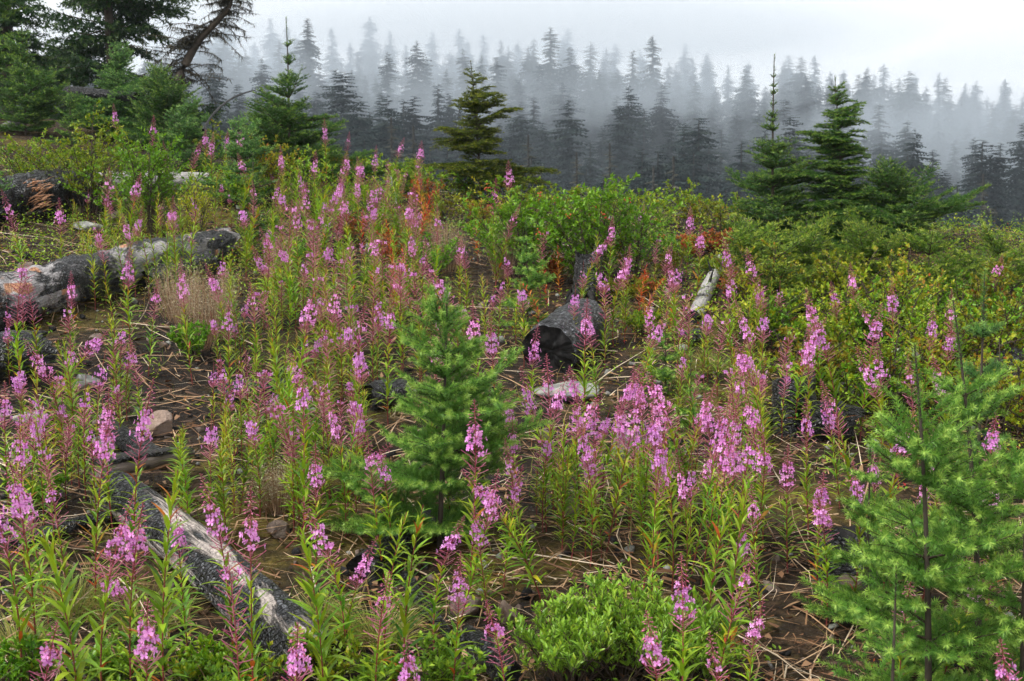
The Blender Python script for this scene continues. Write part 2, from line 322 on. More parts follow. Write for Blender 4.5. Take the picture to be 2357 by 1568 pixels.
def rock_mat(name, a, b, lich=(0.35, 0.36, 0.3, 1)):
    s = NT(name); co = s.coord(); n = s.noise(co, 30, 8, 0.7); n2 = s.noise(co, 13, 5, 0.65); v = s.noise(co, 110, 5, 0.7)
    c = s.mix(s.ramp(n2, [(0.45, g4(0)), (0.6, g4(0.75))]), s.ramp(n, [(0.3, a), (0.7, b)]), lich)
    c = s.mix(s.ramp(v, [(0.58, g4(0)), (0.7, g4(0.6))]), c, (0.05, 0.045, 0.04, 1))
    s.L.new(c, s.b.inputs['Base Color']); s.b.inputs['Roughness'].default_value = 0.55; s.bump(s.math('ADD', n, s.math('MULTIPLY', v, 0.4)), 0.8, 0.02); return s.m
M['rock_grey'] = rock_mat('grey_stone', (0.10, 0.10, 0.10, 1), (0.27, 0.27, 0.26, 1))
M['rock_tan'] = rock_mat('tan_stone', (0.13, 0.08, 0.055, 1), (0.36, 0.26, 0.2, 1), (0.30, 0.22, 0.18, 1))
M['rock_brown'] = rock_mat('brown_stone', (0.06, 0.04, 0.03, 1), (0.19, 0.13, 0.10, 1), (0.22, 0.17, 0.13, 1))

# ------------------------------------------------------------------ ground: one sheet from the camera over the ridge to the far slope
def axis(fine0, fine1, step, lo, hi, grow=1.16):
    a = list(np.arange(fine0, fine1 + 1e-6, step)); s = step; b = a[-1]
    while b < hi: s *= grow; b += s; a.append(b)
    s = step; b = a[0]; pre = []
    while b > lo: s *= grow; b -= s; pre.append(b)
    return np.array(pre[::-1] + a)
gx = axis(-9, 7, 0.16, -700, 700); gy = axis(1.5, 18, 0.15, -40, 1300, 1.08)
XX, YY = np.meshgrid(gx, gy); gv = np.stack([XX.ravel(), YY.ravel(), G(XX.ravel(), YY.ravel())], 1)
nx, ny = len(gx), len(gy); ii = (np.arange(ny - 1)[:, None] * nx + np.arange(nx - 1)[None]).ravel()
mb = MB(); mb.add(gv, None, np.stack([ii, ii + 1, ii + nx + 1, ii + nx], 1))
ground = struct(mb.build('ground', M['ground']))

# ------------------------------------------------------------------ far conifer forest in the fog
def far_tree_mesh(seed, h, w, ragged=0.35, lo=0.12):
    rg = np.random.default_rng(seed); mb = MB()
    sp = [(0, 0)]; verts = []; tris = []
    n = 4                                               # a bough: a drooping spine with side fingers and hanging twigs
    for i in range(n):
        t0, t1 = i / n, (i + 1) / n; z0, z1 = -0.25 * t0 ** 1.5, -0.25 * t1 ** 1.5
        for sgn in (-1, 1):
            b = len(verts); wd = 0.30 * (1 - t0) + 0.06
            verts += [(0, t0, z0), (0, t1, z1), (sgn * wd, t0 + 0.28, z0 - 0.16)]; tris.append((b, b + 1, b + 2))
        b = len(verts); verts += [(0, t0, z0 + .03), (0, t1 + .06, z1 + .02), (0.05 * (-1) ** i, t0 + .22, z0 - 0.36 * (1 - .5 * t0))]; tris.append((b, b + 1, b + 2))
    tv, tt = np.array(verts, float), np.array(tris)
    lev = np.arange(lo, 0.99, 0.55 / h * 1.05); Ms, Os, ti = [], [], []
    for z in lev:
        k = rg.integers(7, 12)
        gap = rg.random()
        for _ in range(k):
            a = rg.uniform(0, 2 * np.pi); t = z + rg.uniform(-0.01, 0.01)
            prof = (1 - t) ** 0.62 * (0.8 + 0.2 * np.sin(t * 23 + seed)) + 0.03
            if t < 0.2: prof *= 0.7 + t * 1.5
            L = w * prof * rg.uniform(1 - ragged, 1.1) * (0.6 if gap < 0.12 else 1)
            el = rg.uniform(-0.35, 0.05) + 0.5 * max(0, t - 0.8) * 3
            d = np.array([math.cos(a) * math.cos(el), math.sin(a) * math.cos(el), math.sin(el)])
            Ms.append(frames(d[None])[0] * L); Os.append((0, 0, t * h)); ti.append(rg.uniform(0.1, 0.8))
    inst(mb, tv, tt, np.array(Ms), np.array(Os, float), np.array(ti))
    return mb
FT = []
for i, (h, w, rgd) in enumerate([(30, 5.2, 0.35), (34, 4.6, 0.4), (26, 4.6, 0.3), (36, 5.8, 0.45), (28, 4.0, 0.35), (31, 5.4, 0.5), (24, 3.6, 0.3), (33, 4.4, 0.55)]):
    me = far_tree_mesh(100 + i, h, w, rgd).mesh('crown', [M['farcrown']])
    tb = MB(); tubes(tb, [(0, 0, -1)], [(0, 0, h * .5)], [(0, 0, h * .98)], h * 0.011, 0.03, 5, 6); tm = tb.mesh('trunk', [M['fartrunk']])
    FT.append((h, me, tm))
PT = []
for i, (h, w) in enumerate([(22, 2.6), (26, 3.0)]):
    me = far_tree_mesh(300 + i, h, w, 0.7, 0.2).mesh('crown', [M['paletree']])
    tb = MB(); tubes(tb, [(0, 0, -1)], [(0.2, 0, h * .5)], [(0, 0.1, h)], h * 0.011, 0.05, 5, 6); PT.append((h, me, tb.mesh('trunk', [M['fartrunk']])))
def far_zone(u):
    for lim, w in ((160, 'behind the shaggy dark spruce'), (620, 'behind the dead leaning tree'), (960, 'right of the bushy young fir'), (1260, 'behind the lone dark hemlock'),
                   (1480, 'above the leafy berry bush'), (1690, 'left of the spindly ridge fir'), (1840, 'behind the spindly ridge fir'), (2080, 'behind the hook-tipped ridge conifer')):
        if u < lim: return w
    return 'near the picture\'s right edge'
def far_tree(u, y, k, s, pale=False, skyline=False, rz=0.0):
    p = at_y(u, y); h, cm, tm = (PT if pale else FT)[k]
    ph = ('pale lichen-hung snag' if pale else 'misty conifer breaking the skyline' if skyline else 'dim conifer in the foggy forest') + ' ' + far_zone(u)
    o = thing('misty_conifer' if not pale else 'lichen_snag', p, ph, 'tree', 'conifers of the foggy far slope', rz, u, s)
    f = 1.9 if y < 140 else 1.8; o.scale = (s * f, s * f, s) if not pale else (s, s, s); obj('crown', cm, o); obj('trunk', tm, o)
    return o
rg = np.random.default_rng(5)
SKY = [(600, 95), (655, 90), (690, 110), (720, 40), (775, 62), (815, 95), (860, 35), (905, 70), (940, 100), (965, 92), (1000, 72), (1060, 62), (1115, 75), (1170, 105), (1215, 105), (1265, 60), (1295, 90),
       (1355, 95), (1390, 108), (1450, 115), (1495, 80), (1585, 130), (1615, 122), (1665, 150), (1710, 140), (1790, 140), (1860, 122), (1925, 160), (1975, 165), (2015, 145), (2085, 170), (2140, 165), (2200, 190), (2290, 180), (2340, 205), (520, 120), (470, 130), (400, 120), (240, 110), (120, 120)]
for i, (u, v) in enumerate(SKY):
    y = float(rg.uniform(480, 980)); p = at_y(u, y); need = tip_z(u, v, y) - p[2]; k = int(rg.integers(0, 8))
    s = need / FT[k][0]
    if s > 2.5: s = 2.5
    far_tree(u, y, k, max(s, 0.6), skyline=True, rz=float(rg.uniform(0, 6)))
n = 0
for row, (ya, yb, cnt, vmin) in enumerate([(58, 85, 60, 385), (85, 135, 66, 295), (135, 230, 64, 210), (230, 400, 40, 150), (400, 700, 32, 105)]):
    for j in range(cnt):
        u = -40 + (UW + 80) * (j + rg.uniform(-0.45, 0.45)) / cnt; y = float(rg.uniform(ya, yb)); k = int(rg.integers(0, 8))
        vtop = vmin + 40 + (0.045 * max(0, u - 600)) + rg.uniform(-40, 100)
        p = at_y(u, y); s = (tip_z(u, vtop, y) - p[2]) / FT[k][0]
        if s < 0.3 or (u < 430 and not 120 < u < 230): continue
        far_tree(u, y, k, float(np.clip(s, 0.45, 2.4)), rz=float(rg.uniform(0, 6)))
def forest(n):                                          # the wood behind and between them, past the 300 that show largest: one mass
    rg = np.random.default_rng(55); y = 125 + 800 * rg.random(n) ** 1.25; u = rg.uniform(-60, UW + 60, n); P = np.array([at_y(a, b) for a, b in zip(u, y)])
    hs_ = rg.uniform(.45, .8, n) * (1 + y / 620); me = bpy.data.meshes.new('forest'); me.from_pydata([tuple(p) for p in P], [], [])
    sc = me.attributes.new('tree_scale', 'FLOAT_VECTOR', 'POINT'); w = hs_ * rg.uniform(1.5, 2.2, n); sc.data.foreach_set('vector', np.stack([w, w, hs_], 1).astype(np.float32).ravel())
    ro = me.attributes.new('tree_turn', 'FLOAT_VECTOR', 'POINT'); ro.data.foreach_set('vector', np.stack([rg.normal(0, .03, n), rg.normal(0, .03, n), rg.uniform(0, 6.28, n)], 1).astype(np.float32).ravel())
    kd = me.attributes.new('tree_kind', 'INT', 'POINT'); kd.data.foreach_set('value', rg.integers(0, 8, n).astype(np.int32))
    o = obj('forest', me); stuff(o); tag(o, 'dim mass of the far conifer forest filling the foggy slope', 'forest')
    t = bpy.data.node_groups.new('forest', 'GeometryNodeTree'); t.interface.new_socket('Geometry', in_out='INPUT', socket_type='NodeSocketGeometry'); t.interface.new_socket('Geometry', in_out='OUTPUT', socket_type='NodeSocketGeometry')
    gi, go = t.nodes.new('NodeGroupInput'), t.nodes.new('NodeGroupOutput'); jn = t.nodes.new('GeometryNodeJoinGeometry'); t.links.new(jn.outputs[0], go.inputs[0])
    def attr(name, ty):
        a = t.nodes.new('GeometryNodeInputNamedAttribute'); a.data_type = ty; a.inputs['Name'].default_value = name; return a.outputs['Attribute']
    sa, ra, ka = attr('tree_scale', 'FLOAT_VECTOR'), attr('tree_turn', 'FLOAT_VECTOR'), attr('tree_kind', 'INT')
    for k in range(8):
        src = next(c for c in scene.objects if c.type == 'MESH' and c.data is FT[k][1]); oi = t.nodes.new('GeometryNodeObjectInfo'); oi.transform_space = 'ORIGINAL'; oi.inputs['Object'].default_value = src
        cp = t.nodes.new('FunctionNodeCompare'); cp.data_type = 'INT'; cp.operation = 'EQUAL'; cp.inputs[3].default_value = k; t.links.new(ka, cp.inputs[2])
        ip = t.nodes.new('GeometryNodeInstanceOnPoints'); t.links.new(gi.outputs[0], ip.inputs['Points']); t.links.new(cp.outputs[0], ip.inputs['Selection']); t.links.new(oi.outputs['Geometry'], ip.inputs['Instance'])
        t.links.new(sa, ip.inputs['Scale']); t.links.new(ra, ip.inputs['Rotation']); t.links.new(ip.outputs[0], jn.inputs[0])
    md = o.modifiers.new('forest', 'NODES'); md.node_group = t
forest(520)
for u, y, v in [(1325, 66, 380), (1545, 62, 390), (1500, 68, 400), (1400, 72, 360), (955, 70, 320), (905, 76, 300), (2055, 64, 420), (2110, 66, 440), (1215, 72, 340), (1860, 70, 400), (2250, 66, 430), (1640, 72, 350)]:
    p = at_y(u, y); k = int(rg.integers(0, 2)); s = (tip_z(u, v - 30, y) - p[2]) / PT[k][0]
    far_tree(u, y, k, float(np.clip(s, 0.4, 1.2)), True)

# ------------------------------------------------------------------ logs, stumps and planks
def log_shell(path, r0, r1, seed, m=44, k=36, rough=0.12, flare=0.0, lump=3.0, squash=1.0, rag=.55):
    """surface of a log along a quadratic path; returns vertices, quads, uv (metres along, metres round), end rings"""
    P0, P1, P2 = (np.asarray(p, float) for p in path); t = np.linspace(0, 1, m)[:, None]
    C = bez(P0, P1, P2, t); D = bezd(P0, P1, P2, t); ref = np.array([0, 0, 1.0]) if abs(D[0, 2]) < 0.9 else np.array([0.0, 1, 0])
    S = norm(np.cross(D, ref)); N = np.cross(S, D); a = np.linspace(0, 2 * np.pi, k + 1); L = np.linalg.norm(P2 - P0)
    rr = (r0 * (1 - t) + r1 * t) * (1 + flare * (np.exp(-t * 7)))
    dirs = np.cos(a)[None, :, None] * S[:, None] + np.sin(a)[None, :, None] * N[:, None] * squash
    base = C[:, None] + rr[:, :, None] * dirs
    q = base.reshape(-1, 3); q = q.copy()
    wrap = np.tile(np.arange(k + 1) % k == 0, m)
    nz = fbm(q * lump + seed * 3.1, 4).reshape(m, k + 1); nz2 = fbm(q * lump * 6 + seed, 3).reshape(m, k + 1)
    nz3 = np.abs(fbm(q * np.array([14, 14, 14]) + seed * 2, 3)).reshape(m, k + 1)
    ax = D[:, None] * (fbm(np.stack([np.cos(a) * 2.2 + seed, np.sin(a) * 2.2, a * 0 + seed], 1), 3) * rag * (r0 + r1))[None, :, None]; edge = np.clip(1 - np.minimum(t, 1 - t) / .12, 0, 1)[:, :, None]; base = base + ax * edge
    V = base + dirs * (rr * (rough * 0.8 * nz + rough * 1.0 * nz2 - rough * 1.1 * nz3))[:, :, None]
    uv = np.stack([np.repeat(t[:, 0] * L, k + 1), np.tile(a, m) * (r0 + r1) / 2], 1)
    i = (np.arange(m - 1)[:, None] * (k + 1) + np.arange(k)[None]).ravel(); Q = np.stack([i, i + 1, i + k + 2, i + k + 1], 1)
    return V.reshape(-1, 3), Q, uv, V[0], V[-1]
def cap(ring, inward, seed, depth=0.02, rings=6):
    """a burnt end face: rings shrinking to the centre, uneven"""
    ring = ring[:-1]; k = len(ring); c = ring.mean(0); vs = []; r = np.linalg.norm(ring - c, axis=1).mean()
    for j in range(rings + 1):
        f = 1 - j / rings; P = c + (ring - c) * f
        P = P + inward * (depth * (1 - f ** 3) + 0.25 * r * (fbm(P * 14 + seed, 3) * (1 - f ** 4)))[:, None]
        vs.append(P)
    V = np.concatenate(vs); i = (np.arange(rings)[:, None] * k + np.arange(k)[None]); nxt = np.arange(rings)[:, None] * k + (np.arange(k) + 1)[None] % k
    Q = np.stack([i.ravel(), nxt.ravel(), (nxt + k).ravel(), (i + k).ravel()], 1); uv = (V - c)[:, [0, 2]] + 0.001
    return V, Q, uv
def make_log(name, label, path, r0, r1, mat, seed, endmat='black_end', group=None, cat='log', stubs=(), **kw):
    path = [np.asarray(p, float) for p in path]; o0 = path[0].copy(); path = [p - o0 for p in path]
    root = thing(name, o0, label, cat, group)
    V, Q, uv, ra, rb = log_shell(path, r0, r1, seed, **kw)
    mb = MB(); mb.add(V, None, Q, uv=uv + 0.001); mb.build('charred_shell', M[mat], root)
    for ring, d in ((ra, norm(path[1] - path[0])), (rb, norm(path[1] - path[2]))):
        cv, cq, cuv = cap(ring, d, seed); mb = MB(); mb.add(cv, None, cq, uv=cuv); mb.build('broken_end', M[endmat], root)
    for (t, ang, L, r) in stubs:
        c = bez(path[0], path[1], path[2], t); dd = bezd(path[0], path[1], path[2], t); S = norm(np.cross(dd, [0, 0, 1.0])); N = np.cross(S, dd)
        out = math.cos(ang) * S + math.sin(ang) * N; mb = MB(); b = c + out * (r0 + r1) * 0.4
        tubes(mb, [b], [b + out * L * .5 + dd * L * .1], [b + out * L + dd * L * 0.3], r, r * 0.25, 5, 7); mb.build('branch_stub', M['black_end'], root)
    return root
def gp(u, v, r=0.0, sink=0.75):
    p = hit(u, v); return p + np.array([0, 0, r * sink])
def mid(a, b, dz=0.0, dx=0.0): return (a + b) / 2 + np.array([dx, 0, dz])
a, b = gp(-120, 790, .17), gp(520, 596, .14)
make_log('fallen_log', 'big scorched log lying across the left slope, bare silver and orange patches', [a, mid(a, b, .06), b], .165, .125, 'char_patch', 1, m=110, k=56, rough=.16, stubs=((.62, -.4, .16, .05),))
a, b = gp(335, 668, .07), gp(478, 628, .085)
make_log('fallen_log', 'short black round-ended log lying below the big scorched log', [a, mid(a, b, .03), b], .07, .085, 'char', 2, rough=.1)
a, b = gp(-60, 520, .16), gp(215, 478, .15); b2 = gp(420, 455, .12)
o = make_log('broken_log', 'shattered log with orange splintered wood, below the yellow-green bush', [a, mid(a, b, .16), b], .15, .17, 'char_sheen', 3, m=60, rough=.18)
mb = MB(); rg = np.random.default_rng(9)
fc = gp(85, 505, 0); base = fc + np.array([0, -.05, .1])
for i in range(150):                                     # torn splinters of the break
    p = np.array([rg.uniform(-.16, .17), rg.uniform(-.16, -.05), rg.uniform(-.02, .20)]); d = np.array([rg.uniform(.5, 1), rg.uniform(-.3, .1), rg.uniform(.1, .5)]); L = rg.uniform(.05, .2); w = rg.uniform(.003, .010)
    tubes(mb, [p - d * L / 2], [p + [0, -.01, .01]], [p + d * L / 2], w, w * .1, 4, 3)
sp = mb.build('splintered_wood', M['orange_wood'], o, loc=tuple(base - np.array(o.location))); stuff(sp); sp['label'] = 'torn orange splinters'
a, b = gp(205, 452, .12), gp(480, 440, .1)
make_log('fallen_log', 'grey log behind the berry-green bush, continuing past the shattered log', [a, mid(a, b, .02), b], .12, .09, 'silver', 4, rough=.1)
a, b = gp(-60, 880, .12), gp(105, 855, .115)
make_log('fallen_log', 'black round-ended log at the left picture edge', [a, mid(a, b, .03), b], .12, .125, 'char', 5, rough=.12)
a, b = gp(500, 925, .05), gp(690, 905, .045)
make_log('burnt_branch', 'thick black branch half hidden by fireweed stalks, below the brown seed grass', [a, mid(a, b, .02), b], .055, .04, 'char', 6, rough=.15, cat='branch')
a, b = gp(268, 1175, .1), gp(735, 1600, .10)
make_log('fallen_log', 'checkered scorched log with a pale bare flank, lower corner of the slope', [a, mid(a, b, .03, .04), b], .088, .10, 'char_pale', 7, m=100, k=48, rough=.07)
a, b = gp(30, 1275, .03), gp(330, 1200, .03)
make_log('burnt_branch', 'curved black branch reaching the checkered log from the left edge', [a, mid(a, b, .05), b], .032, .022, 'char', 8, rough=.15, k=18, cat='branch')
a, b = gp(835, 1345, .06), gp(985, 1240, .07)
make_log('burnt_log', 'short black log under the bright green sapling', [a, mid(a, b, .02), b], .065, .06, 'char', 9, rough=.12)
a, b = gp(935, 1345, .03), gp(1040, 1480, .025)
make_log('burnt_root', 'thin black root running downhill from the bright green sapling', [a, mid(a, b, .03, -.05), b], .028, .02, 'char', 10, rough=.2, k=18, cat='root')
a, b = gp(1075, 1500, .045), gp(1180, 1600, .05)
make_log('burnt_log', 'small black log at the bottom edge beside the low willow bush', [a, mid(a, b, .02), b], .045, .05, 'char', 11, rough=.15)
a, b = gp(1262, 868, .15), gp(1345, 742, .15)
d = norm(b - a); a2 = a + np.array([0, 0, .02])
b = a2 + (b - a2) * .5 + np.array([.10, 0, .03]); make_log('burnt_log', 'thick glossy black log with its dark sawn end facing the viewer', [a2, mid(a2, b, .03), b], .165, .15, 'char_sheen', 12, m=90, k=90, rough=.07, rag=.12)
# upright stumps
def stump(name, label, base, h, r, seed, lean=(0, 0), flare=.5, prongs=5, cat='stump'):
    root = thing(name, base, label, cat); rg = np.random.default_rng(seed)
    P0 = np.array([0, 0, -.06]); P2 = np.array([lean[0], lean[1], h]); P1 = (P0 + P2) / 2
    V, Q, uv, ra, rb = log_shell([P0, P1, P2], r, r * .92, seed, m=40, k=44, rough=.12, flare=flare, rag=.06)
    top = V[:, 2] > h * .7; V[top, 2] += (fbm(V[top] * np.array([30, 30, 0]) + seed, 3) * .05 * (V[top, 2] / h - .7) / .3)
    mb = MB(); mb.add(V, None, Q, uv=uv + .001); mb.build('charred_shell', M['char'], root)
    cv, cq, cuv = cap(V.reshape(40, 45, 3)[-1], np.array([0, 0, -1.0]), seed, .08); mb = MB(); mb.add(cv, None, cq, uv=cuv); mb.build('hollow_top', M['black_end'], root)
    for i in range(prongs):
        an = rg.uniform(0, 6.28); c = np.array([math.cos(an) * r, math.sin(an) * r, .02]); e = np.array([math.cos(an), math.sin(an), 0]) * r * rg.uniform(.7, 1.3)
        mb = MB(); tubes(mb, [c + [0, 0, .05]], [c + e * .6 + [0, 0, .03]], [c + e + [0, 0, -.05]], .03, .006, 5, 7); mb.build('root', M['black_end'], root)
    return root
stump('burnt_stump', 'upright black stump behind the thick black log', hit(1350, 700), .34, .105, 21, (.02, .03))
stump('burnt_stump', 'twisted burnt stump with hollow mouth, below the huckleberry bushes', hit(1842, 1000), .27, .12, 22, (-.04, .02), .7)
a, b = gp(1850, 1010, .1), gp(1960, 1015, .09)
make_log('burnt_log', 'cracked black log lying against the twisted burnt stump', [a, mid(a, b, .04), b], .10, .09, 'char', 23, rough=.14)
a, b = gp(1895, 925, .04), gp(2030, 925, .04)
make_log('weathered_log', 'thin brown weathered log right behind the twisted burnt stump', [a, mid(a, b, .05), b], .05, .045, 'silver', 24, rough=.12, k=20)
stump('burnt_stump', 'black hollow stump left of the big corner sapling', hit(1945, 1345), .19, .125, 25, (.03, .02), .5)
a, b = gp(2010, 1330, .05), gp(2200, 1320, .06)
make_log('burnt_log', 'low black log running from the hollow stump behind the corner sapling', [a, mid(a, b, .0), b], .06, .07, 'char', 26, rough=.14)
a, b = gp(1598, 748, .05), gp(1660, 612, .055)
make_log('weathered_log', 'slim silver log with dark spikes pointing up the slope', [a, mid(a, b, .02), b], .055, .045, 'silver', 27, m=60, rough=.1, k=24, stubs=((.45, 1.3, .1, .014), (.65, 1.9, .09, .014), (.9, 1.2, .1, .016)))
a, b = gp(1570, 800, .05), gp(1620, 790, .06)
make_log('burnt_log', 'small black stub at the foot of the slim silver log', [a, mid(a, b, .02), b], .055, .05, 'char', 28, rough=.2)
a, b = gp(2030, 888, .09), gp(2095, 850, .08)
make_log('weathered_log', 'pale brown log end behind the corner sapling tops', [a, mid(a, b, .03), b], .085, .07, 'silver', 29, rough=.1)
a, b = gp(2275, 900, .09), gp(2400, 860, .1)
make_log('weathered_log', 'grey-topped log at the right edge behind the bluish sapling', [a, mid(a, b, .06), b], .10, .09, 'char_pale', 30, rough=.14)
a, b = gp(840, 945, .07), gp(925, 925, .07)
make_log('burnt_log', 'black log left of the bright green sapling, mid slope', [a, mid(a, b, .02), b], .075, .07, 'char', 31, rough=.15)
a, b = gp(250, 1010, .05), gp(360, 1085, .05)
make_log('burnt_log', 'blackened half-buried log above the charred plank', [a, mid(a, b, .02), b], .05, .05, 'char', 32, rough=.12)
# the plank lying over the checkered log
pa, pb = gp(232, 1160, 0) + np.array([0, 0, .13]), gp(440, 1095, 0) + np.array([0, 0, .10])
root = thing('charred_plank', pa, 'split plank charred on top, lying over the checkered log', 'plank')
d = pb - pa; S = norm(np.cross(d, [0, 0, 1.0])); N = np.cross(S, norm(d))
if S[1] > 0: S = -S
def plank(name, z0, z1, y0, y1, mat, seed, parent, m=26):
    t = np.linspace(0, 1, m); rgl = np.random.default_rng(seed); sec = [(y0, z0), (y1, z0), (y1, z1), (y0, z1)]
    V = []; uv = []
    per = [0, y1 - y0, y1 - y0 + z1 - z0, 2 * (y1 - y0) + z1 - z0]
    for i, tt in enumerate(t):
        tap = 1 - .55 * tt ** 2
        for (yy, zz), pp in zip(sec, per): V.append(d * tt + S * yy * tap + N * zz * tap); uv.append((tt * .35, pp))
    V = np.array(V); V += .008 * np.stack([fbm(V * 25 + seed, 3), fbm(V * 25 + seed + 9, 3), fbm(V * 22 + seed + 4, 3)], 1)
    Q = [(i * 4 + j, i * 4 + (j + 1) % 4, (i + 1) * 4 + (j + 1) % 4, (i + 1) * 4 + j) for i in range(m - 1) for j in range(4)] + [(0, 1, 2, 3), ((m - 1) * 4, (m - 1) * 4 + 3, (m - 1) * 4 + 2, (m - 1) * 4 + 1)]
    mb = MB(); mb.add(V, None, Q, uv=np.array(uv) + .001); mb.build(name, M[mat], parent, smooth=False)
plank('charred_top', .033, .052, -.062, .06, 'char', 1, root); plank('grey_side', -.022, .031, -.06, .055, 'grey_wood', 2, root); plank('orange_edge', -.034, -.024, -.055, .05, 'orange_wood', 3, root)
a = at_y(165, 14.5) + np.array([0, 0, .35]); b = at_y(330, 14.3) + np.array([0, 0, .30])
a[2] = tip_z(165, 208, 14.5); b[2] = tip_z(330, 224, 14.3)
make_log('weathered_log', 'grey log lying below the shaggy dark spruce', [a, mid(a, b), b], .06, .055, 'char', 33, rough=.08)
a = at_y(480, 11.5); a[2] = tip_z(480, 300, 11.5); b = at_y(600, 12.6); b[2] = tip_z(600, 208, 12.6); c = at_y(520, 12); c[2] = tip_z(515, 222, 12)
make_log('dead_branch', 'bent dead branch arching up towards the bushy young fir', [a, c, b], .013, .007, 'char', 34, rough=.1, k=14, cat='branch')
a = hit(1048, 530); b = a + np.array([-.12, .05, .17])
make_log('burnt_stick', 'short black stick poking up on the ridge left of the berry bush', [a, mid(a, b, 0, -.02), b], .016, .008, 'char', 35, k=10, cat='stick')
a = hit(912, 470); b = a + np.array([-.05, .05, .26])
make_log('bleached_stick', 'thin bleached stick standing among the ridge fireweed', [a, mid(a, b), b], .014, .007, 'silver', 36, k=10, cat='stick')

# leaning dead treetop hung with lichen
root = thing('dead_tree', at_y(405, 17.0), 'dead leaning treetop hung with lichen, behind the firs', 'tree')
y = 17.0; o0 = np.array(root.location); W = lambda u, v, dy=0: np.array([ray(u, 784)[0] * (y + dy), y + dy, tip_z(u, v, y + dy)]) - o0
rg = np.random.default_rng(77); mb = MB(); P = [np.array([0, 0, -.2]), W(425, 190), W(478, 90), W(545, 20), W(575, -60)]
P0s, P1s, P2s = [], [], []
for i in range(4): P0s.append(P[i]); P2s.append(P[i + 1]); P1s.append((P[i] + P[i + 1]) / 2 + np.array([.03 * (-1) ** i, 0, .02]))
tubes(mb, P0s, P1s, P2s, [.085, .065, .048, .03], [.065, .048, .03, .01], 6, 10); mb.build('trunk', M['bark'], root)
A, B, C_ = [], [], []
for i in range(130):
    s = rg.uniform(.9, 3.9); k = int(s); p = P[k] + (P[min(k + 1, 4)] - P[k]) * (s - k)
    side = -1 if rg.random() < .62 else 1; L = rg.uniform(.25, 1.15) * (1.1 - s / 5)
    q = p + np.array([side * L * rg.uniform(.5, 1), rg.uniform(-.4, .4) * L, L * rg.uniform(-.75, .25)])
    A.append(p); C_.append(q); B.append((p + q) / 2 + np.array([rg.normal(0, .12) * L, rg.normal(0, .1) * L, rg.normal(.12, .12) * L]))
A, B, C_ = map(np.array, (A, B, C_)); mb = MB(); tubes(mb, A, B, C_, .008, .002, 5, 3); bo = stuff(mb.build('bough', M['bark'], root))
mb = MB(); n = 14000; i = rg.integers(0, len(A), n); t = rg.uniform(.15, 1, (n, 1)); p = bez(A[i], B[i], C_[i], t)
dd = norm(rg.normal(0, 1, (n, 3)) * [1, 1, .5] + [0, 0, -.5]); Mx = frames(dd) * rg.uniform(.03, .12, n)[:, None, None]
inst(mb, np.array([(-.06, 0, 0), (.06, 0, 0), (0, 1, 0)]), np.array([(0, 1, 2)]), Mx, p, rg.uniform(0, 1, n)); lm = leaf_mat('brown_lichen', [(0, (0.03, 0.027, 0.018, 1)), (1, (0.11, 0.10, 0.06, 1))], .8, .1, .1)
stuff(mb.build('lichen', lm, root))

# ------------------------------------------------------------------ rocks
def ico(n=3):
    import bmesh
    bm = bmesh.new(); bmesh.ops.create_icosphere(bm, subdivisions=n, radius=1); V = np.array([v.co[:] for v in bm.verts]); T = np.array([[v.index for v in f.verts] for f in bm.faces]); bm.free(); return V, T
IV, IT = ico(4); IV2, IT2 = ico(1)
def rock(u, v, wpx, hpx, mat, label, seed, deep=1.0):
    p = hit(u, v); s = px(p[1]); rg = np.random.default_rng(seed); V = IV.copy()
    for _ in range(9):                                  # planar facets
        n = norm(rg.normal(0, 1, 3)); c = rg.uniform(.55, .85); d = V @ n; V = V - np.where(d > c, d - c, 0)[:, None] * n
    V = V * (1 + .10 * fbm(V * 1.6 + seed, 3) + .04 * fbm(V * 6 + seed, 3))[:, None]
    V = V * np.array([wpx * s / 2, wpx * s / 2 * deep, hpx * s * .62]); V[:, 2] += hpx * s * .25
    mb = MB(); mb.add(V, IT); o = mb.build('rock', M[mat], loc=p); o.rotation_euler = (0, 0, rg.uniform(-.5, .5)); tag(o, label, 'rock', 'rocks on the burnt slope')
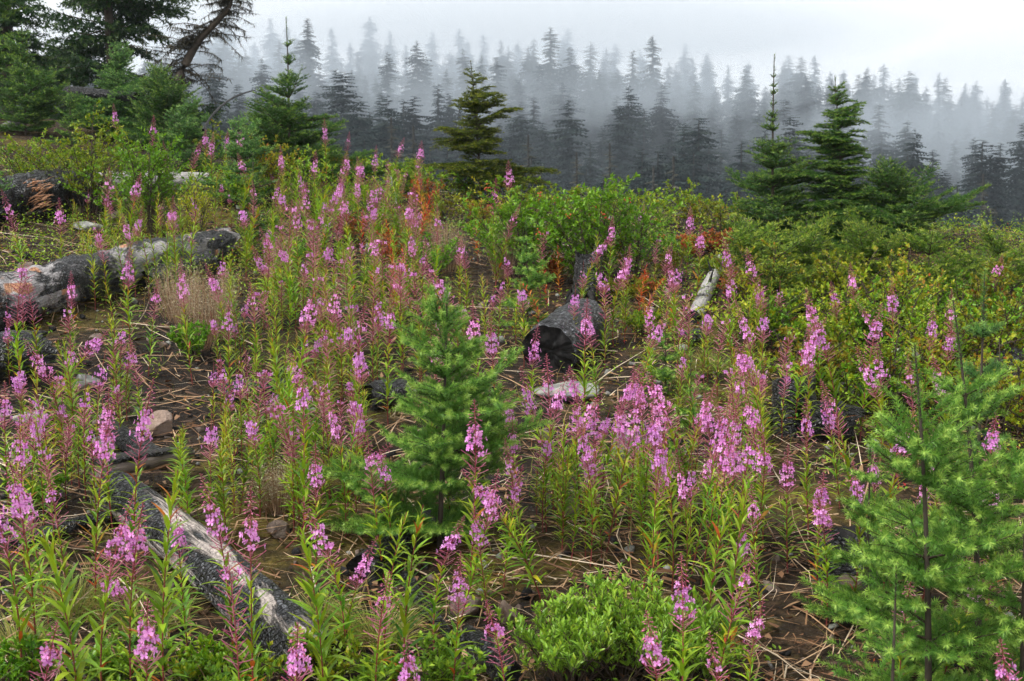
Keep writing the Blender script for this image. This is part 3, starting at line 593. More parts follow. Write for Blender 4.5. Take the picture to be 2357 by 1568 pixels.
for i, r in enumerate([(370, 1000, 78, 60, 'rock_tan', 'tan flat-topped rock on bare soil above the charred plank'), (200, 890, 64, 38, 'rock_grey', 'pale grey rock below the black log at the left edge'),
    (208, 532, 84, 26, 'rock_grey', 'smooth grey boulder just above the big scorched log'), (176, 490, 34, 22, 'rock_tan', 'small pink-tan rock beside the orange splinters'),
    (268, 512, 46, 30, 'rock_brown', 'dark brown rock behind the big scorched log'), (1440, 1050, 70, 82, 'rock_grey', 'upright pale rock with rusty side, among flowers mid slope'),
    (1310, 912, 165, 36, 'rock_grey', 'long flat grey slab in front of the thick black log'), (1310, 1185, 56, 44, 'rock_tan', 'pinkish rock on the bare ground right of the green sapling'),
    (1072, 1420, 76, 56, 'rock_brown', 'brown rock at the tail of the thin black root'), (1168, 1438, 50, 66, 'rock_tan', 'tan egg-shaped rock left of the low willow bush'),
    (1950, 1372, 70, 54, 'rock_brown', 'reddish brown rock under the hollow stump'), (1895, 1355, 40, 22, 'rock_tan', 'small tan rock left of the reddish brown rock'),
    (70, 975, 100, 30, 'rock_grey', 'flat grey-green slab near the left picture edge'), (250, 1035, 84, 34, 'rock_grey', 'grey rock half hidden above the charred plank'),
    (640, 1235, 58, 40, 'rock_brown', 'brown rock right of the checkered log'), (1110, 1310, 26, 24, 'rock_grey', 'small pale stone on twigs below the green sapling'),
    (225, 785, 42, 20, 'rock_brown', 'rounded brown stone left of the brown seed grass'), (30, 300, 76, 28, 'rock_grey', 'white-grey rock under the left edge fir'),
    (60, 628, 46, 32, 'rock_brown', 'dark stone tucked behind the left end of the big scorched log'), (398, 530, 44, 20, 'rock_tan', 'tan stone above the middle of the big scorched log'),
    (2010, 1040, 44, 30, 'rock_grey', 'grey stone right of the cracked black log'), (590, 1090, 36, 20, 'rock_tan', 'small tan stone on bare soil mid left'),
    (1255, 1010, 44, 24, 'rock_brown', 'brown stone below the flat grey slab'), (820, 1140, 60, 30, 'rock_grey', 'grey flat stone left of the green sapling foot'), (1690, 1330, 40, 22, 'rock_brown', 'brown stone among dry stalks right of the willow bush'), (1450, 1270, 30, 18, 'rock_grey', 'small grey-green stone among dry straw')]):
    rock(*r, seed=500 + i)

# ------------------------------------------------------------------ conifers with real needles
def conifer_parts(seed, h, w, style='fir', whorls=12, per=5, prof='cone', spacing=.045, ndl=.022, nden=420, nwid=.0016, bare_top=.1, lean=(0, 0), start=.06, twig_r=.0022, tert=True, leaders=1, trunk_r=None, irr=.38, gap=.12, twig_min=.018):
    rg = np.random.default_rng(seed); tr = trunk_r or h * .009 + .002
    P0 = np.array([0, 0, -.05]); P2 = np.array([lean[0], lean[1], h]); P1 = np.array([lean[0] * .2 + rg.uniform(-.02, .02) * h, lean[1] * .2, h * .5])
    tp = lambda t: bez(P0, P1, P2, t)
    br = []
    for i in range(whorls):
        f = start + (1 - bare_top - start) * (i + rg.uniform(-.4, .4)) / whorls
        extra = 2 if i < whorls - 2 else 0
        for j in range(per + extra):
            a = 2 * np.pi * (j + rg.uniform(-.3, .3)) / (per + extra) + i * 1.1; ff = f + (rg.uniform(-.4, .4) / whorls if j >= per else rg.uniform(-.006, .006))
            ff = min(max(ff, .02), 1 - bare_top * .6)
            if prof == 'cone': L = w * (1 - ff) ** .8
            elif prof == 'egg': L = w * (np.sin(np.pi * min(1, (ff * .85 + .22))) ** .75) * (1.02 - .35 * ff)
            elif prof == 'skirt': L = w * (.16 + .84 * max(0, 1 - ff * 1.55) ** .8) * (1.05 - .75 * ff)
            else: L = w * (1 - ff) ** .5
            L *= rg.uniform(.6, 1.15) * (.6 if j >= per else 1) * (1 + irr * math.sin(a * 1.0 + seed * 1.7 + 2.2 * math.sin(ff * 9 + seed))) ; L = max(L, .025 * h ** .5)
            if rg.random() < gap: continue
            up = {'fir': .15 + .75 * ff, 'doug': .18 + .6 * ff, 'hemlock': .10 + .55 * ff, 'spruce': -.30 + .75 * ff}[style] + rg.normal(0, .16)
            b0 = tp(ff); d = np.array([math.cos(a) * math.cos(up), math.sin(a) * math.cos(up), math.sin(up)]); b2 = b0 + d * L
            bend = {'fir': -.07, 'doug': -.05, 'hemlock': .16, 'spruce': -.10}[style] * L
            b1 = (b0 + b2) / 2 + np.array([0, 0, bend])
            if style == 'hemlock': b2 = b2 + np.array([0, 0, -.14 * L])
            br.append((b0, b1, b2, L))
    top0 = tp(1 - bare_top * 1.4)
    for q in range(leaders - 1):
        an = rg.uniform(0, 6.28); e = top0 + np.array([math.cos(an) * .07 * h, math.sin(an) * .05 * h, h * rg.uniform(.10, .16)]); br.append((tp(.82 - .07 * q), (tp(.85) + e) / 2 + np.array([.02, 0, -.02]), e, h * .15))
    A, B, C, LL, lev = [], [], [], [], []
    for b0, b1, b2, L in br:
        A.append(b0); B.append(b1); C.append(b2); LL.append(L); lev.append(0)
        n = int(L / spacing)
        for s in range(n):
            t = .14 + .82 * (s + rg.uniform(-.3, .3)) / max(n, 1); 
            for side in (-1, 1):
                if rg.random() < .1: continue
                l = min(.62 * L * (1 - t) ** .75, .5 * L) * rg.uniform(.65, 1.1) + twig_min * rg.uniform(.6, 1.2)
                p = bez(b0, b1, b2, t); tg = n3((b1 - b0) * (1 - t) + (b2 - b1) * t); sd = n3(cross3(tg, (0, 0, 1.0))) * side
                an = rg.uniform(.75, 1.0); droop = {'fir': .06, 'doug': .12, 'hemlock': -.18, 'spruce': -.35}[style] + rg.uniform(-.12, .12)
                e = p + (tg * math.cos(an) + sd * math.sin(an) + np.array([0, 0, droop])) * l
                A.append(p); B.append((p + e) / 2 + np.array([0, 0, .02 * l if style != 'hemlock' else .06 * l]) + tg * l * .06); C.append(e); LL.append(l); lev.append(1)
                if tert and l > (.2 if style == 'doug' else .11):
                    for s2 in range(int(l / (spacing * 1.1))):
                        t2 = .2 + .7 * s2 / max(1, int(l / (spacing * 1.1))); 
                        for sd2 in (-1, 1):
                            l2 = l * .42 * (1 - t2 * .7) * rg.uniform(.6, 1.1); p2 = p + (e - p) * t2; tg2 = n3(e - p); s3 = n3(cross3(tg2, (0, 0, 1.0))) * sd2
                            A.append(p2); C.append(p2 + (tg2 * .65 + s3 * .7 + np.array([0, 0, droop * .6 + rg.uniform(-.1, .1)])) * l2); B.append((A[-1] + C[-1]) / 2); LL.append(l2); lev.append(2)
    A.append(tp(1 - bare_top * 1.3)); C.append(P2 + 0.0); B.append((A[-1] + C[-1]) / 2); LL.append(bare_top * 1.3 * h); lev.append(1)
    A, B, C, LL, lev = np.array(A), np.array(B), np.array(C), np.array(LL), np.array(lev)
    mt = MB(); tubes(mt, [P0], [P1], [P2], tr, tr * .18, 14, 8)
    mw = MB()
    for q, mm in ((0, 5), (1, 3 if style == 'doug' else 2), (2, 2)):
        z = lev == q
        if z.any(): tubes(mw, A[z], B[z], C[z], (twig_r * (1 + LL * 4) if q == 0 else LL * 0 + twig_r * .75)[z], twig_r * .5, mm, 3)
    cnt = np.maximum(3, (LL * nden * np.where(lev == 0, .8, 1)).astype(int)); idx = np.repeat(np.arange(len(A)), cnt); n = len(idx)
    t = rg.uniform(.04, 1.0, n); t = np.where(lev[idx] == 0, .02 + .98 * t, t); t = t[:, None]
    p = bez(A[idx], B[idx], C[idx], t); tg = bezd(A[idx], B[idx], C[idx], t)
    ref = np.where(np.abs(tg[:, 2:3]) > .92, np.array([1.0, 0, 0]), np.array([0, 0, 1.0])); sd = norm(np.cross(tg, ref)); nn = np.cross(sd, tg)
    if style in ('fir', 'hemlock'):
        ph = np.where(rg.random(n) < .5, rg.normal(.35, .45, n), np.pi - rg.normal(.35, .45, n))
        if style == 'fir': ph = np.where(rg.random(n) < .3, rg.uniform(.5, 2.6, n), ph)
    else: ph = rg.uniform(0, 2 * np.pi, n)
    fwd = rg.uniform(.35, .9, n)[:, None]
    nd = norm(np.cos(ph)[:, None] * sd + np.sin(ph)[:, None] * nn + tg * fwd)
    nl = ndl * rg.uniform(.65, 1.1, n) * np.where(t[:, 0] > .9, .8, 1)
    Mx = frames(nd, norm(tg + .3 * rg.normal(0, 1, (n, 3)))); Mx = Mx * np.stack([np.full(n, nwid), nl, np.full(n, nwid)], 1)[:, None, :]
    new = np.clip((t[:, 0] - .55) * 1.2, 0, .5) * (lev[idx] < 2) + .12
    rad = np.linalg.norm(p[:, :2], axis=1) / (w + 1e-6)
    tint = np.clip(new + rg.uniform(0, .45, n) + .12 * rg.random(len(A))[idx], 0, 1)
    mn = MB(); inst(mn, np.array([(-.5, 0, 0), (.5, 0, 0), (.32, .6, 0), (0, 1, 0), (-.32, .6, 0)]), np.array([(0, 1, 2), (0, 2, 4), (4, 2, 3)]) if ndl > .9 else np.array([(0, 1, 3)]), Mx, p, tint)
    return mt, mw, mn
def conifer(name, label, base, h, w, mat, seed, cat='tree', group=None, rz=0, **kw):
    o = thing(name, base, label, cat, group, rz); mt, mw, mn = conifer_parts(seed, h, w, **kw)
    mt.build('trunk', M['bark'], o); stuff(mw.build('branch_work', M['twig'], o)); stuff(mn.build('crown', M[mat], o)); return o
def ridge_conifer(name, label, u, vtip, y, wpx, mat, seed, leanpx=0, hmin=.3, **kw):
    b = at_y(u - leanpx, y); h = max(hmin, tip_z(u, vtip, y) - b[2]); lx = at_y(u, y)[0] - b[0]
    return conifer(name, label, b, h, wpx * px(y), mat, seed, lean=(lx, 0), **kw)
FAR = dict(ndl=.034, nden=170, nwid=.0075, spacing=.055)
# near saplings, soft needles
SAP = dict(style='doug', ndl=.024, nden=1150, nwid=.0034, spacing=.062, twig_min=.05, irr=.35, gap=.08)
b = hit(1010, 1262); conifer('fir_sapling', 'bright green bushy fir sapling standing mid slope with dewy soft needles', b, tip_z(1035, 640, b[1]) - b[2], 230 * px(b[1]), 'doug', 41, cat='sapling', whorls=10, per=7, prof='egg', leaders=3, bare_top=.13, lean=(.04, 0), **SAP)
def near_sap(label, ub, yb, ut, vt, wpx, seed, mat='doug', **kw):
    b = at_y(ub, yb); t = at_y(ut, yb); a = dict(SAP); a.update(kw)
    conifer('fir_sapling', label, b, tip_z(ut, vt, yb) - b[2], wpx * px(yb), mat, seed, cat='sapling', lean=(t[0] - b[0], 0), **a)
near_sap('large dewy fir sapling in the lower right corner, branches reaching left', 2170, 3.35, 2105, 790, 320, 42, whorls=8, per=7, prof='round', bare_top=.14, start=.02)
near_sap('taller dewy fir sapling behind the corner sapling', 2285, 3.9, 2190, 690, 250, 43, whorls=8, per=6, prof='round', bare_top=.14)
near_sap('dewy fir sapling cut off by the right picture edge', 2400, 3.3, 2375, 820, 230, 44, whorls=7, per=6, prof='round', bare_top=.12)
near_sap('bluish stiff-needled sapling above the corner saplings', 2262, 5.3, 2260, 620, 120, 45, mat='bluefir', whorls=6, per=4, prof='cone', bare_top=.2, ndl=.03, nden=1200)
near_sap('low spreading fir seedling at the foot of the corner sapling', 2070, 3.0, 2080, 1300, 210, 46, whorls=5, per=7, prof='cone', bare_top=.1, start=.05)
near_sap('low dewy fir seedling beside the corner sapling', 2010, 4.3, 2010, 1000, 150, 47, whorls=6, per=6, bare_top=.12)
near_sap('small soft green sapling left of the black stump', 1215, 8.1, 1210, 500, 75, 48, whorls=9, per=5, nden=600, nwid=.0055)
near_sap('small pale sapling left of the slim silver log', 1535, 6.7, 1530, 735, 60, 49, whorls=6, per=5, nden=600, nwid=.005)
near_sap('tiny fir seedling right of the flat grey slab', 1590, 6.0, 1590, 810, 60, 50, whorls=5, per=5, nden=600, nwid=.005)
# ridge trees
ridge_conifer('young_fir', 'bushy young fir with bare leader on the ridge', 672, 40, 12.8, 235, 'fir', 51, whorls=13, per=6, prof='skirt', style='fir', bare_top=.13, hmin=1, **FAR)
ridge_conifer('hemlock', 'lone dark olive hemlock standing on the ridge', 1085, 140, 12.2, 155, 'hemlock', 52, leanpx=-22, whorls=15, per=7, prof='cone', style='hemlock', bare_top=.07, start=.12, ndl=.03, nden=200, nwid=.0075, spacing=.05)
ridge_conifer('young_fir', 'spindly ridge fir with long bare leader', 1768, 125, 10.6, 185, 'fir', 53, leanpx=-8, whorls=18, per=7, prof='skirt', style='fir', bare_top=.08, **FAR)
ridge_conifer('hemlock', 'dense ridge conifer with drooping hooked tip beside the spindly fir', 1905, 175, 10.4, 160, 'fir', 54, leanpx=-30, whorls=20, per=8, irr=.35, prof='cone', style='hemlock', bare_top=.05, ndl=.03, nden=200, nwid=.0075, spacing=.05)
ridge_conifer('hemlock', 'broad low conifer sweeping right from the ridge pair', 2050, 385, 10.2, 205, 'fir', 55, whorls=10, per=7, prof='cone', style='fir', irr=.5, bare_top=.06, ndl=.03, nden=190, nwid=.0075, spacing=.055)
ridge_conifer('fir_seedling', 'small yellow-green fir top poking above the ridge near the right edge', 2268, 486, 9.2, 50, 'lowfir', 56, whorls=4, per=4, style='fir', bare_top=.25, **FAR)
ridge_conifer('low_fir', 'low spreading fir at the right edge under the small fir top', 2290, 560, 8.8, 150, 'lowfir', 57, whorls=6, per=7, prof='round', style='fir', bare_top=.1, **FAR)
for i, (u, v, y, wp, lab) in enumerate([(1715, 505, 8.8, 130, 'low pale fir below the spindly ridge fir'), (1850, 490, 8.8, 150, 'low light-green fir in front of the ridge pair'), (1990, 515, 8.7, 150, 'low fir mound right of the ridge pair'), (1790, 545, 8.2, 130, 'flat-topped fir seedling above the huckleberries'), (2130, 525, 8.5, 150, 'low bright fir between ridge pair and right edge')]):
    ridge_conifer('low_fir', lab, u, v, y, wp, 'lowfir', 60 + i, whorls=6, per=6, prof='round', style='fir', bare_top=.1, **FAR)
# left group
BIG = dict(ndl=.065, nden=62, nwid=.026, spacing=.14)
b = at_y(285, 18.0); conifer('spruce', 'big shaggy dark spruce cut off by the top edge', b, 6.2, 1.75, 'spruce', 71, whorls=22, per=7, prof='cone', style='spruce', bare_top=.05, start=.03, lean=(-.15, 0), trunk_r=.09, **BIG)
b = at_y(40, 19.5); conifer('spruce', 'tall dark spruce at the left edge with thick bare trunk', b, 6.5, 1.5, 'spruce', 72, whorls=22, per=6, prof='cone', style='spruce', bare_top=.05, trunk_r=.13, **BIG)
b = at_y(-30, 15.5); conifer('spruce', 'dark conifer partly outside the left edge', b, 3.4, 1.0, 'fir', 73, whorls=16, per=6, prof='cone', style='fir', bare_top=.06, **BIG)
ridge_conifer('young_fir', 'slender young fir with rusty tips near the left edge', 78, 48, 14.0, 110, 'fir', 74, leanpx=0, whorls=15, per=5, style='fir', bare_top=.08, **FAR)
ridge_conifer('young_fir', 'green young fir in front of the shaggy dark spruce', 290, 85, 14.6, 120, 'bluefir', 75, whorls=13, per=6, style='fir', bare_top=.08, **FAR)
ridge_conifer('young_fir', 'wide young fir below the dead leaning treetop', 390, 140, 14.0, 110, 'fir', 76, whorls=12, per=6, style='fir', prof='round', bare_top=.08, **FAR)
ridge_conifer('low_fir', 'low green fir right of the yellow-green bush', 440, 215, 12.8, 100, 'bluefir', 77, whorls=8, per=6, style='fir', prof='round', bare_top=.1, **FAR)
ridge_conifer('low_fir', 'bluish low fir left of the bushy young fir', 560, 265, 11.0, 95, 'bluefir', 78, whorls=8, per=6, style='fir', prof='round', bare_top=.1, **FAR)
ridge_conifer('low_fir', 'dark low fir under the ridge fireweed', 590, 350, 9.4, 75, 'fir', 79, whorls=6, per=6, style='fir', prof='round', bare_top=.1, **FAR)
ridge_conifer('young_fir', 'small fir between spruce and left edge firs', 180, 190, 13.2, 60, 'fir', 80, whorls=9, per=6, style='fir', bare_top=.1, **FAR)
ridge_conifer('low_fir', 'pale bluish fir bough at the left edge above the shattered log', -40, 290, 9.6, 85, 'bluefir', 81, whorls=7, per=6, style='fir', prof='round', bare_top=.1, **FAR)
ridge_conifer('low_fir', 'low fir on the ridge left of the lone hemlock', 950, 375, 12.3, 65, 'lowfir', 82, whorls=6, per=6, style='fir', prof='round', bare_top=.1, **FAR)
ridge_conifer('low_fir', 'little fir tip at the ridge right of the berry bush', 1520, 520, 10.6, 60, 'lowfir', 83, whorls=4, per=5, style='fir', bare_top=.2, **FAR)

# ------------------------------------------------------------------ leafy shrubs
LEAF_V = np.array([(0, 0, 0), (-.28, .32, .06), (0, .4, 0), (.28, .32, .06), (-.2, .72, .0), (0, .78, -.05), (.2, .72, .0), (0, 1, -.14)], float)
LEAF2_V = np.array([(0, 0, 0), (-.34, .46, .09), (0, 1, -.12), (.34, .46, .09)], float); LEAF2_T = np.array([(0, 2, 1), (0, 3, 2)])
LEAF_T = np.array([(0, 2, 1), (0, 3, 2), (1, 2, 5), (1, 5, 4), (2, 3, 6), (2, 6, 5), (4, 5, 7), (5, 6, 7)])
def shrub_parts(seed, h, w, nst=10, nbr=7, leaf=.03, nleaf=14, aspect=.9, upr=.5, stem_r=.005, tint=(0, 1), berries=0, fine=False):
    rg = np.random.default_rng(seed); A, B, C, Rr = [], [], [], []; tA, tB, tC = [], [], []
    for i in range(nst):
        a = rg.uniform(0, 6.283); rr = w * rg.uniform(.05, 1) ** .7 * .5; hh = h * rg.uniform(.6, 1.05) * (1 - .35 * (rr / (w * .5)) ** 2)
        p0 = np.array([math.cos(a) * rr * .25, math.sin(a) * rr * .25, -.03]); p2 = np.array([math.cos(a) * rr * 1.5, math.sin(a) * rr * 1.5, hh * .9]); p1 = np.array([math.cos(a) * rr * .6, math.sin(a) * rr * .6, hh * .6])
        A.append(p0); B.append(p1); C.append(p2); Rr.append(stem_r)
        for j in range(nbr):
            t = .25 + .75 * (j + rg.random()) / nbr; p = bez(p0, p1, p2, t); an = rg.uniform(0, 6.283); L = (.42 * h * (1.1 - t * .7) + .02) * rg.uniform(.5, 1)
            q = p + np.array([math.cos(an) * L * (1 - upr * .5), math.sin(an) * L * (1 - upr * .5), L * upr * rg.uniform(.6, 1.2)])
            A.append(p); C.append(q); B.append((p + q) / 2 + np.array([0, 0, -.04 * L])); Rr.append(stem_r * .5); tA.append(p); tB.append(B[-1]); tC.append(q)
    tA, tB, tC = map(np.array, (tA, tB, tC)); n = len(tA) * nleaf; i = np.repeat(np.arange(len(tA)), nleaf); t = rg.uniform(.12, 1, (n, 1))
    p = bez(tA[i], tB[i], tC[i], t); tg = bezd(tA[i], tB[i], tC[i], t); out = rg.normal(0, 1, (n, 3)); out -= (out * tg).sum(1, keepdims=True) * tg
    d = norm(norm(out) * 1.0 + tg * .8 + np.array([0, 0, .15 + upr * .5])); up = norm(np.array([0, 0, 1.0]) + .45 * rg.normal(0, 1, (n, 3)))
    L = leaf * rg.uniform(.55, 1.15, n); Mx = frames(d, up) * np.stack([L * aspect, L, L], 1)[:, None, :]
    ms = MB(); A, B, C, Rr = map(np.array, (A, B, C, Rr)); big = Rr > stem_r * .8; tubes(ms, A[big], B[big], C[big], Rr[big], Rr[big] * .4, 5, 4); tubes(ms, A[~big], B[~big], C[~big], Rr[~big], Rr[~big] * .4, 3, 3)
    ml = MB(); tt = tint[0] + (tint[1] - tint[0]) * np.clip(rg.beta(2.2, 1.8, n) * .75 + .25 * rg.random(len(tA))[i], 0, 1); inst(ml, *((LEAF_V, LEAF_T) if fine else (LEAF2_V, LEAF2_T)), Mx, p, tt)
    mbz = None
    if berries:
        mbz = MB()
        for q in range(berries):
            c = tC[rg.integers(0, len(tC))]; k = 8
            inst(mbz, IV2, IT2, np.repeat(np.eye(3)[None] * .006, k, 0), c + rg.normal(0, .014, (k, 3)), rg.random(k))
    return ms, ml, mbz
def shrub(name, label, base, h, w, mat, seed, cat='shrub', group=None, **kw):
    o = thing(name, base, label, cat, group); ms, ml, mz = shrub_parts(seed, h, w, **kw)
    stuff(ms.build('stem', M['twig'], o)); stuff(ml.build('foliage', M[mat], o))
    if mz: stuff(mz.build('berry_cluster', M['berry'], o))
    return o
def ridge_shrub(name, label, u, vtop, y, wpx, mat, seed, hmin=.25, **kw):
    b = at_y(u, y); h = float(np.clip(tip_z(u, vtop, y) - b[2], hmin, 1.6)); return shrub(name, label, b, h, wpx * px(y), mat, seed, **kw)
ridge_shrub('berry_bush', 'large leafy green bush with red berries on the ridge centre', 1210, 385, 9.2, 240, 'ash', 201, nst=26, nbr=11, leaf=.038, tint=(.03, .8), nleaf=16, aspect=.75, berries=5)
ridge_shrub('berry_bush', 'right half of the leafy berry bush thicket, upright twigs', 1370, 385, 9.1, 250, 'ash', 202, nst=26, nbr=11, leaf=.038, tint=(.03, .8), nleaf=16, aspect=.75, berries=7)
ridge_shrub('berry_bush', 'small leafy bush with rose-pink hips left of the silver log', 1455, 425, 9.2, 140, 'ash', 203, nst=10, nbr=8, leaf=.032, nleaf=12, berries=3)
ridge_shrub('yellow_bush', 'tall yellow-green bush behind the shattered log', 215, 215, 10.2, 230, 'yellow', 204, nst=26, nbr=9, leaf=.036, nleaf=15, aspect=.7)
ridge_shrub('yellow_bush', 'green many-stemmed bush above the big scorched log', 345, 270, 9.7, 240, 'ash', 205, tint=(.03, .8), nst=30, nbr=9, leaf=.036, nleaf=15, aspect=.7)
ridge_shrub('yellow_bush', 'olive huckleberry bush left of the yellow-green bush', 90, 280, 10.4, 220, 'huck', 206, nst=24, nbr=9, leaf=.026, nleaf=15)
ridge_shrub('huckleberry_bush', 'huckleberry with orange leaves at the foot of the bushy young fir', 640, 280, 11.2, 120, 'huck', 207, nst=14, nbr=8, leaf=.03, nleaf=13, tint=(0, .6))
ridge_shrub('yellow_bush', 'yellow-green shrub under the bushy young fir', 720, 330, 11.0, 130, 'yellow', 208, nst=14, nbr=8, leaf=.03, nleaf=12)
ridge_shrub('yellow_bush', 'narrow golden shrub between ridge fireweeds', 455, 370, 9.2, 60, 'yellow', 209, nst=8, nbr=8, leaf=.022, nleaf=14, tint=(.05, .45), upr=.9)
ridge_shrub('huckleberry_bush', 'orange-leaved shrub in front of the lone hemlock', 1120, 400, 10.6, 110, 'huck', 210, nst=12, nbr=8, leaf=.03, nleaf=12, tint=(.05, .6))
ridge_shrub('huckleberry_bush', 'red-orange huckleberry bush at the head of the silver log', 1640, 522, 10.0, 95, 'redleaf', 211, nst=16, nbr=9, leaf=.022, nleaf=14)
ridge_shrub('huckleberry_bush', 'rusty huckleberry bush hugging the silver log', 1690, 608, 8.6, 60, 'redleaf', 212, nst=12, nbr=8, leaf=.02, nleaf=14)
rgs = np.random.default_rng(33); HB = []
for k in range(50):                                     # the huckleberry slope on the right
    f = rgs.random(); u = 1690 + (UW - 1560) * ((k * .6180339) % 1.0); y = 6.2 + 2.3 * (k % 8) / 8 + rgs.uniform(-.15, .15)
    if u < 1790 and y < 7.2: continue
    HB.append((u, y))
for k, (u, y) in enumerate(HB):
    hue = rgs.random(); mat = 'huck' if hue < .40 else 'yellow' if hue < .78 else 'ash' if hue < .94 else 'redleaf'
    look = {'huck': 'olive huckleberry bush', 'yellow': 'yellow-green huckleberry bush', 'ash': 'fresh green low bush', 'redleaf': 'rusty red huckleberry bush'}[mat]
    where = ('in the front row of' if y < 6.9 else 'amid' if y < 7.8 else 'along the upper edge of') + ' the right-hand huckleberry slope'
    b = at_y(u, y); o = shrub('huckleberry_bush', look + ' ' + where, b, rgs.uniform(.28, .62), rgs.uniform(.4, .8), mat, 2300 + k, group='huckleberry bushes on the right-hand slope', nst=11, nbr=7, leaf=rgs.uniform(.02, .034), nleaf=12, tint=(rgs.uniform(-.12, .12), rgs.uniform(.55, 1)))
    CELLS.append((o, o['label'], u))
for k in range(28):                                     # knee-high bushes along the crest of the ridge
    u = 480 + 1260 * (k + rgs.uniform(-.3, .3)) / 28; x = at_y(u, 11)[0]; y = float(ridge_y(x)) - rgs.uniform(.2, 1.2); hue = rgs.random(); mat = 'yellow' if hue < .5 else 'huck' if hue < .85 else 'ash'
    o = shrub('crest_bush', {'huck': 'rusty olive', 'yellow': 'yellow-green', 'ash': 'green'}[mat] + ' knee-high bush on the ridge crest', at_y(u, y), rgs.uniform(.22, .4), rgs.uniform(.5, .8), mat, 2400 + k, group='bushes along the ridge crest', nst=9, nbr=7, leaf=.03, nleaf=11)
    CELLS.append((o, o['label'], u))
def low_bush(label, u, v, wpx, hpx, mat, seed, name='low_bush', **kw):
    b = hit(u, v); s = px(b[1]); return shrub(name, label, b, hpx * s, wpx * s, mat, seed, **kw)
for k, (u, v, w, h, lab) in enumerate([(1430, 1560, 350, 230, 'low willow bush of upright oval leaves, bottom centre'), (1310, 1590, 250, 200, 'willow sprouts left of the low willow bush at the bottom edge'), (1570, 1590, 250, 200, 'willow sprouts right of the low willow bush at the bottom edge')]):
    low_bush(lab, u, v, w, h, 'willow', 240 + k, name='willow_bush', nst=44, nbr=9, leaf=.029, nleaf=12, aspect=.55, upr=1.0, stem_r=.003, fine=True)
for k, (u, v, w, h, m, lab) in enumerate([(735, 1600, 190, 190, 'yellow', 'fresh yellow-green bush at the foot of the checkered log'), (1010, 1620, 170, 150, 'willow', 'leafy sprouts at the bottom edge right of the thin black root'), (860, 1620, 150, 120, 'willow', 'small leafy clump at the bottom edge left of centre'),
        (560, 1610, 170, 130, 'willow', 'leafy bush in front of the checkered log tail'), (250, 1600, 200, 110, 'willow', 'green clump at the bottom left corner'), (80, 1600, 200, 130, 'ash', 'dark leafy bush in the bottom left corner'), (445, 1590, 150, 120, 'yellow', 'yellow-green clump before the checkered log'),
        (95, 1180, 130, 90, 'ash', 'small green bush on the left edge above the curved branch'), (445, 830, 80, 90, 'ash', 'low lupine-green clump below the brown seed grass'), (1000, 640, 130, 110, 'ash', 'dark green clump behind the bright green sapling top'),
        (900, 690, 120, 80, 'ash', 'green clump left of the sapling top'), (1140, 590, 140, 110, 'ash', 'leafy clump below the lone hemlock'), (1440, 700, 120, 70, 'huck', 'mossy olive shrub right of the black stump'), (1530, 650, 140, 80, 'huck', 'olive shrub left of the silver log'), (1480, 770, 120, 60, 'huck', 'low mossy shrub right of the thick black log'),
        (750, 520, 160, 90, 'yellow', 'yellow-green undergrowth clump among ridge fireweed'), (850, 480, 150, 90, 'yellow', 'green undergrowth clump at the ridge crest'), (650, 620, 130, 80, 'ash', 'leafy clump right of the big scorched log'), (560, 480, 130, 90, 'yellow', 'green undergrowth left of the ridge fireweeds'), (1010, 520, 120, 80, 'huck', 'rusty undergrowth clump on the ridge'),
        (1560, 590, 120, 60, 'huck', 'olive shrub under the ridge fireweed right of the berry bush'), (1290, 650, 120, 80, 'ash', 'dark green clump under the berry bush'),
        (975, 490, 70, 90, 'redleaf', 'orange-red autumn shrub on the ridge left of the lone hemlock'), (895, 620, 80, 90, 'redleaf', 'orange autumn shrub above the bright green sapling'), (1480, 690, 70, 60, 'redleaf', 'scarlet autumn shrub right of the upright black stump'), (1590, 600, 100, 60, 'redleaf', 'rusty autumn shrub left of the silver log head'), (1270, 660, 60, 70, 'redleaf', 'orange autumn shrub left of the upright black stump'), (1100, 520, 90, 60, 'redleaf', 'orange autumn shrub below the lone dark hemlock'), (800, 560, 70, 70, 'redleaf', 'orange-tinged shrub amid the ridge fireweed'), (1860, 790, 70, 60, 'redleaf', 'tan-orange shrub above the twisted burnt stump'), (1640, 640, 90, 60, 'huck', 'golden shrub left of the slim silver log'),
        (1900, 860, 110, 150, 'yellow', 'tall dark-stemmed bush above the twisted burnt stump'), (2000, 830, 120, 150, 'ash', 'tall dark-stemmed bush in the middle of the huckleberry slope'), (2110, 800, 120, 140, 'yellow', 'tall yellow-green bush on the huckleberry slope'), (2310, 800, 130, 160, 'ash', 'tall dark-stemmed bush at the right edge of the huckleberry slope'), (1810, 800, 90, 120, 'ash', 'tall leafy bush at the left end of the huckleberry slope')]):
    low_bush(lab, u, v, w, h, m, 260 + k, nst=12, nbr=8, leaf=.026, nleaf=11, aspect=.75, upr=.7, stem_r=.003)

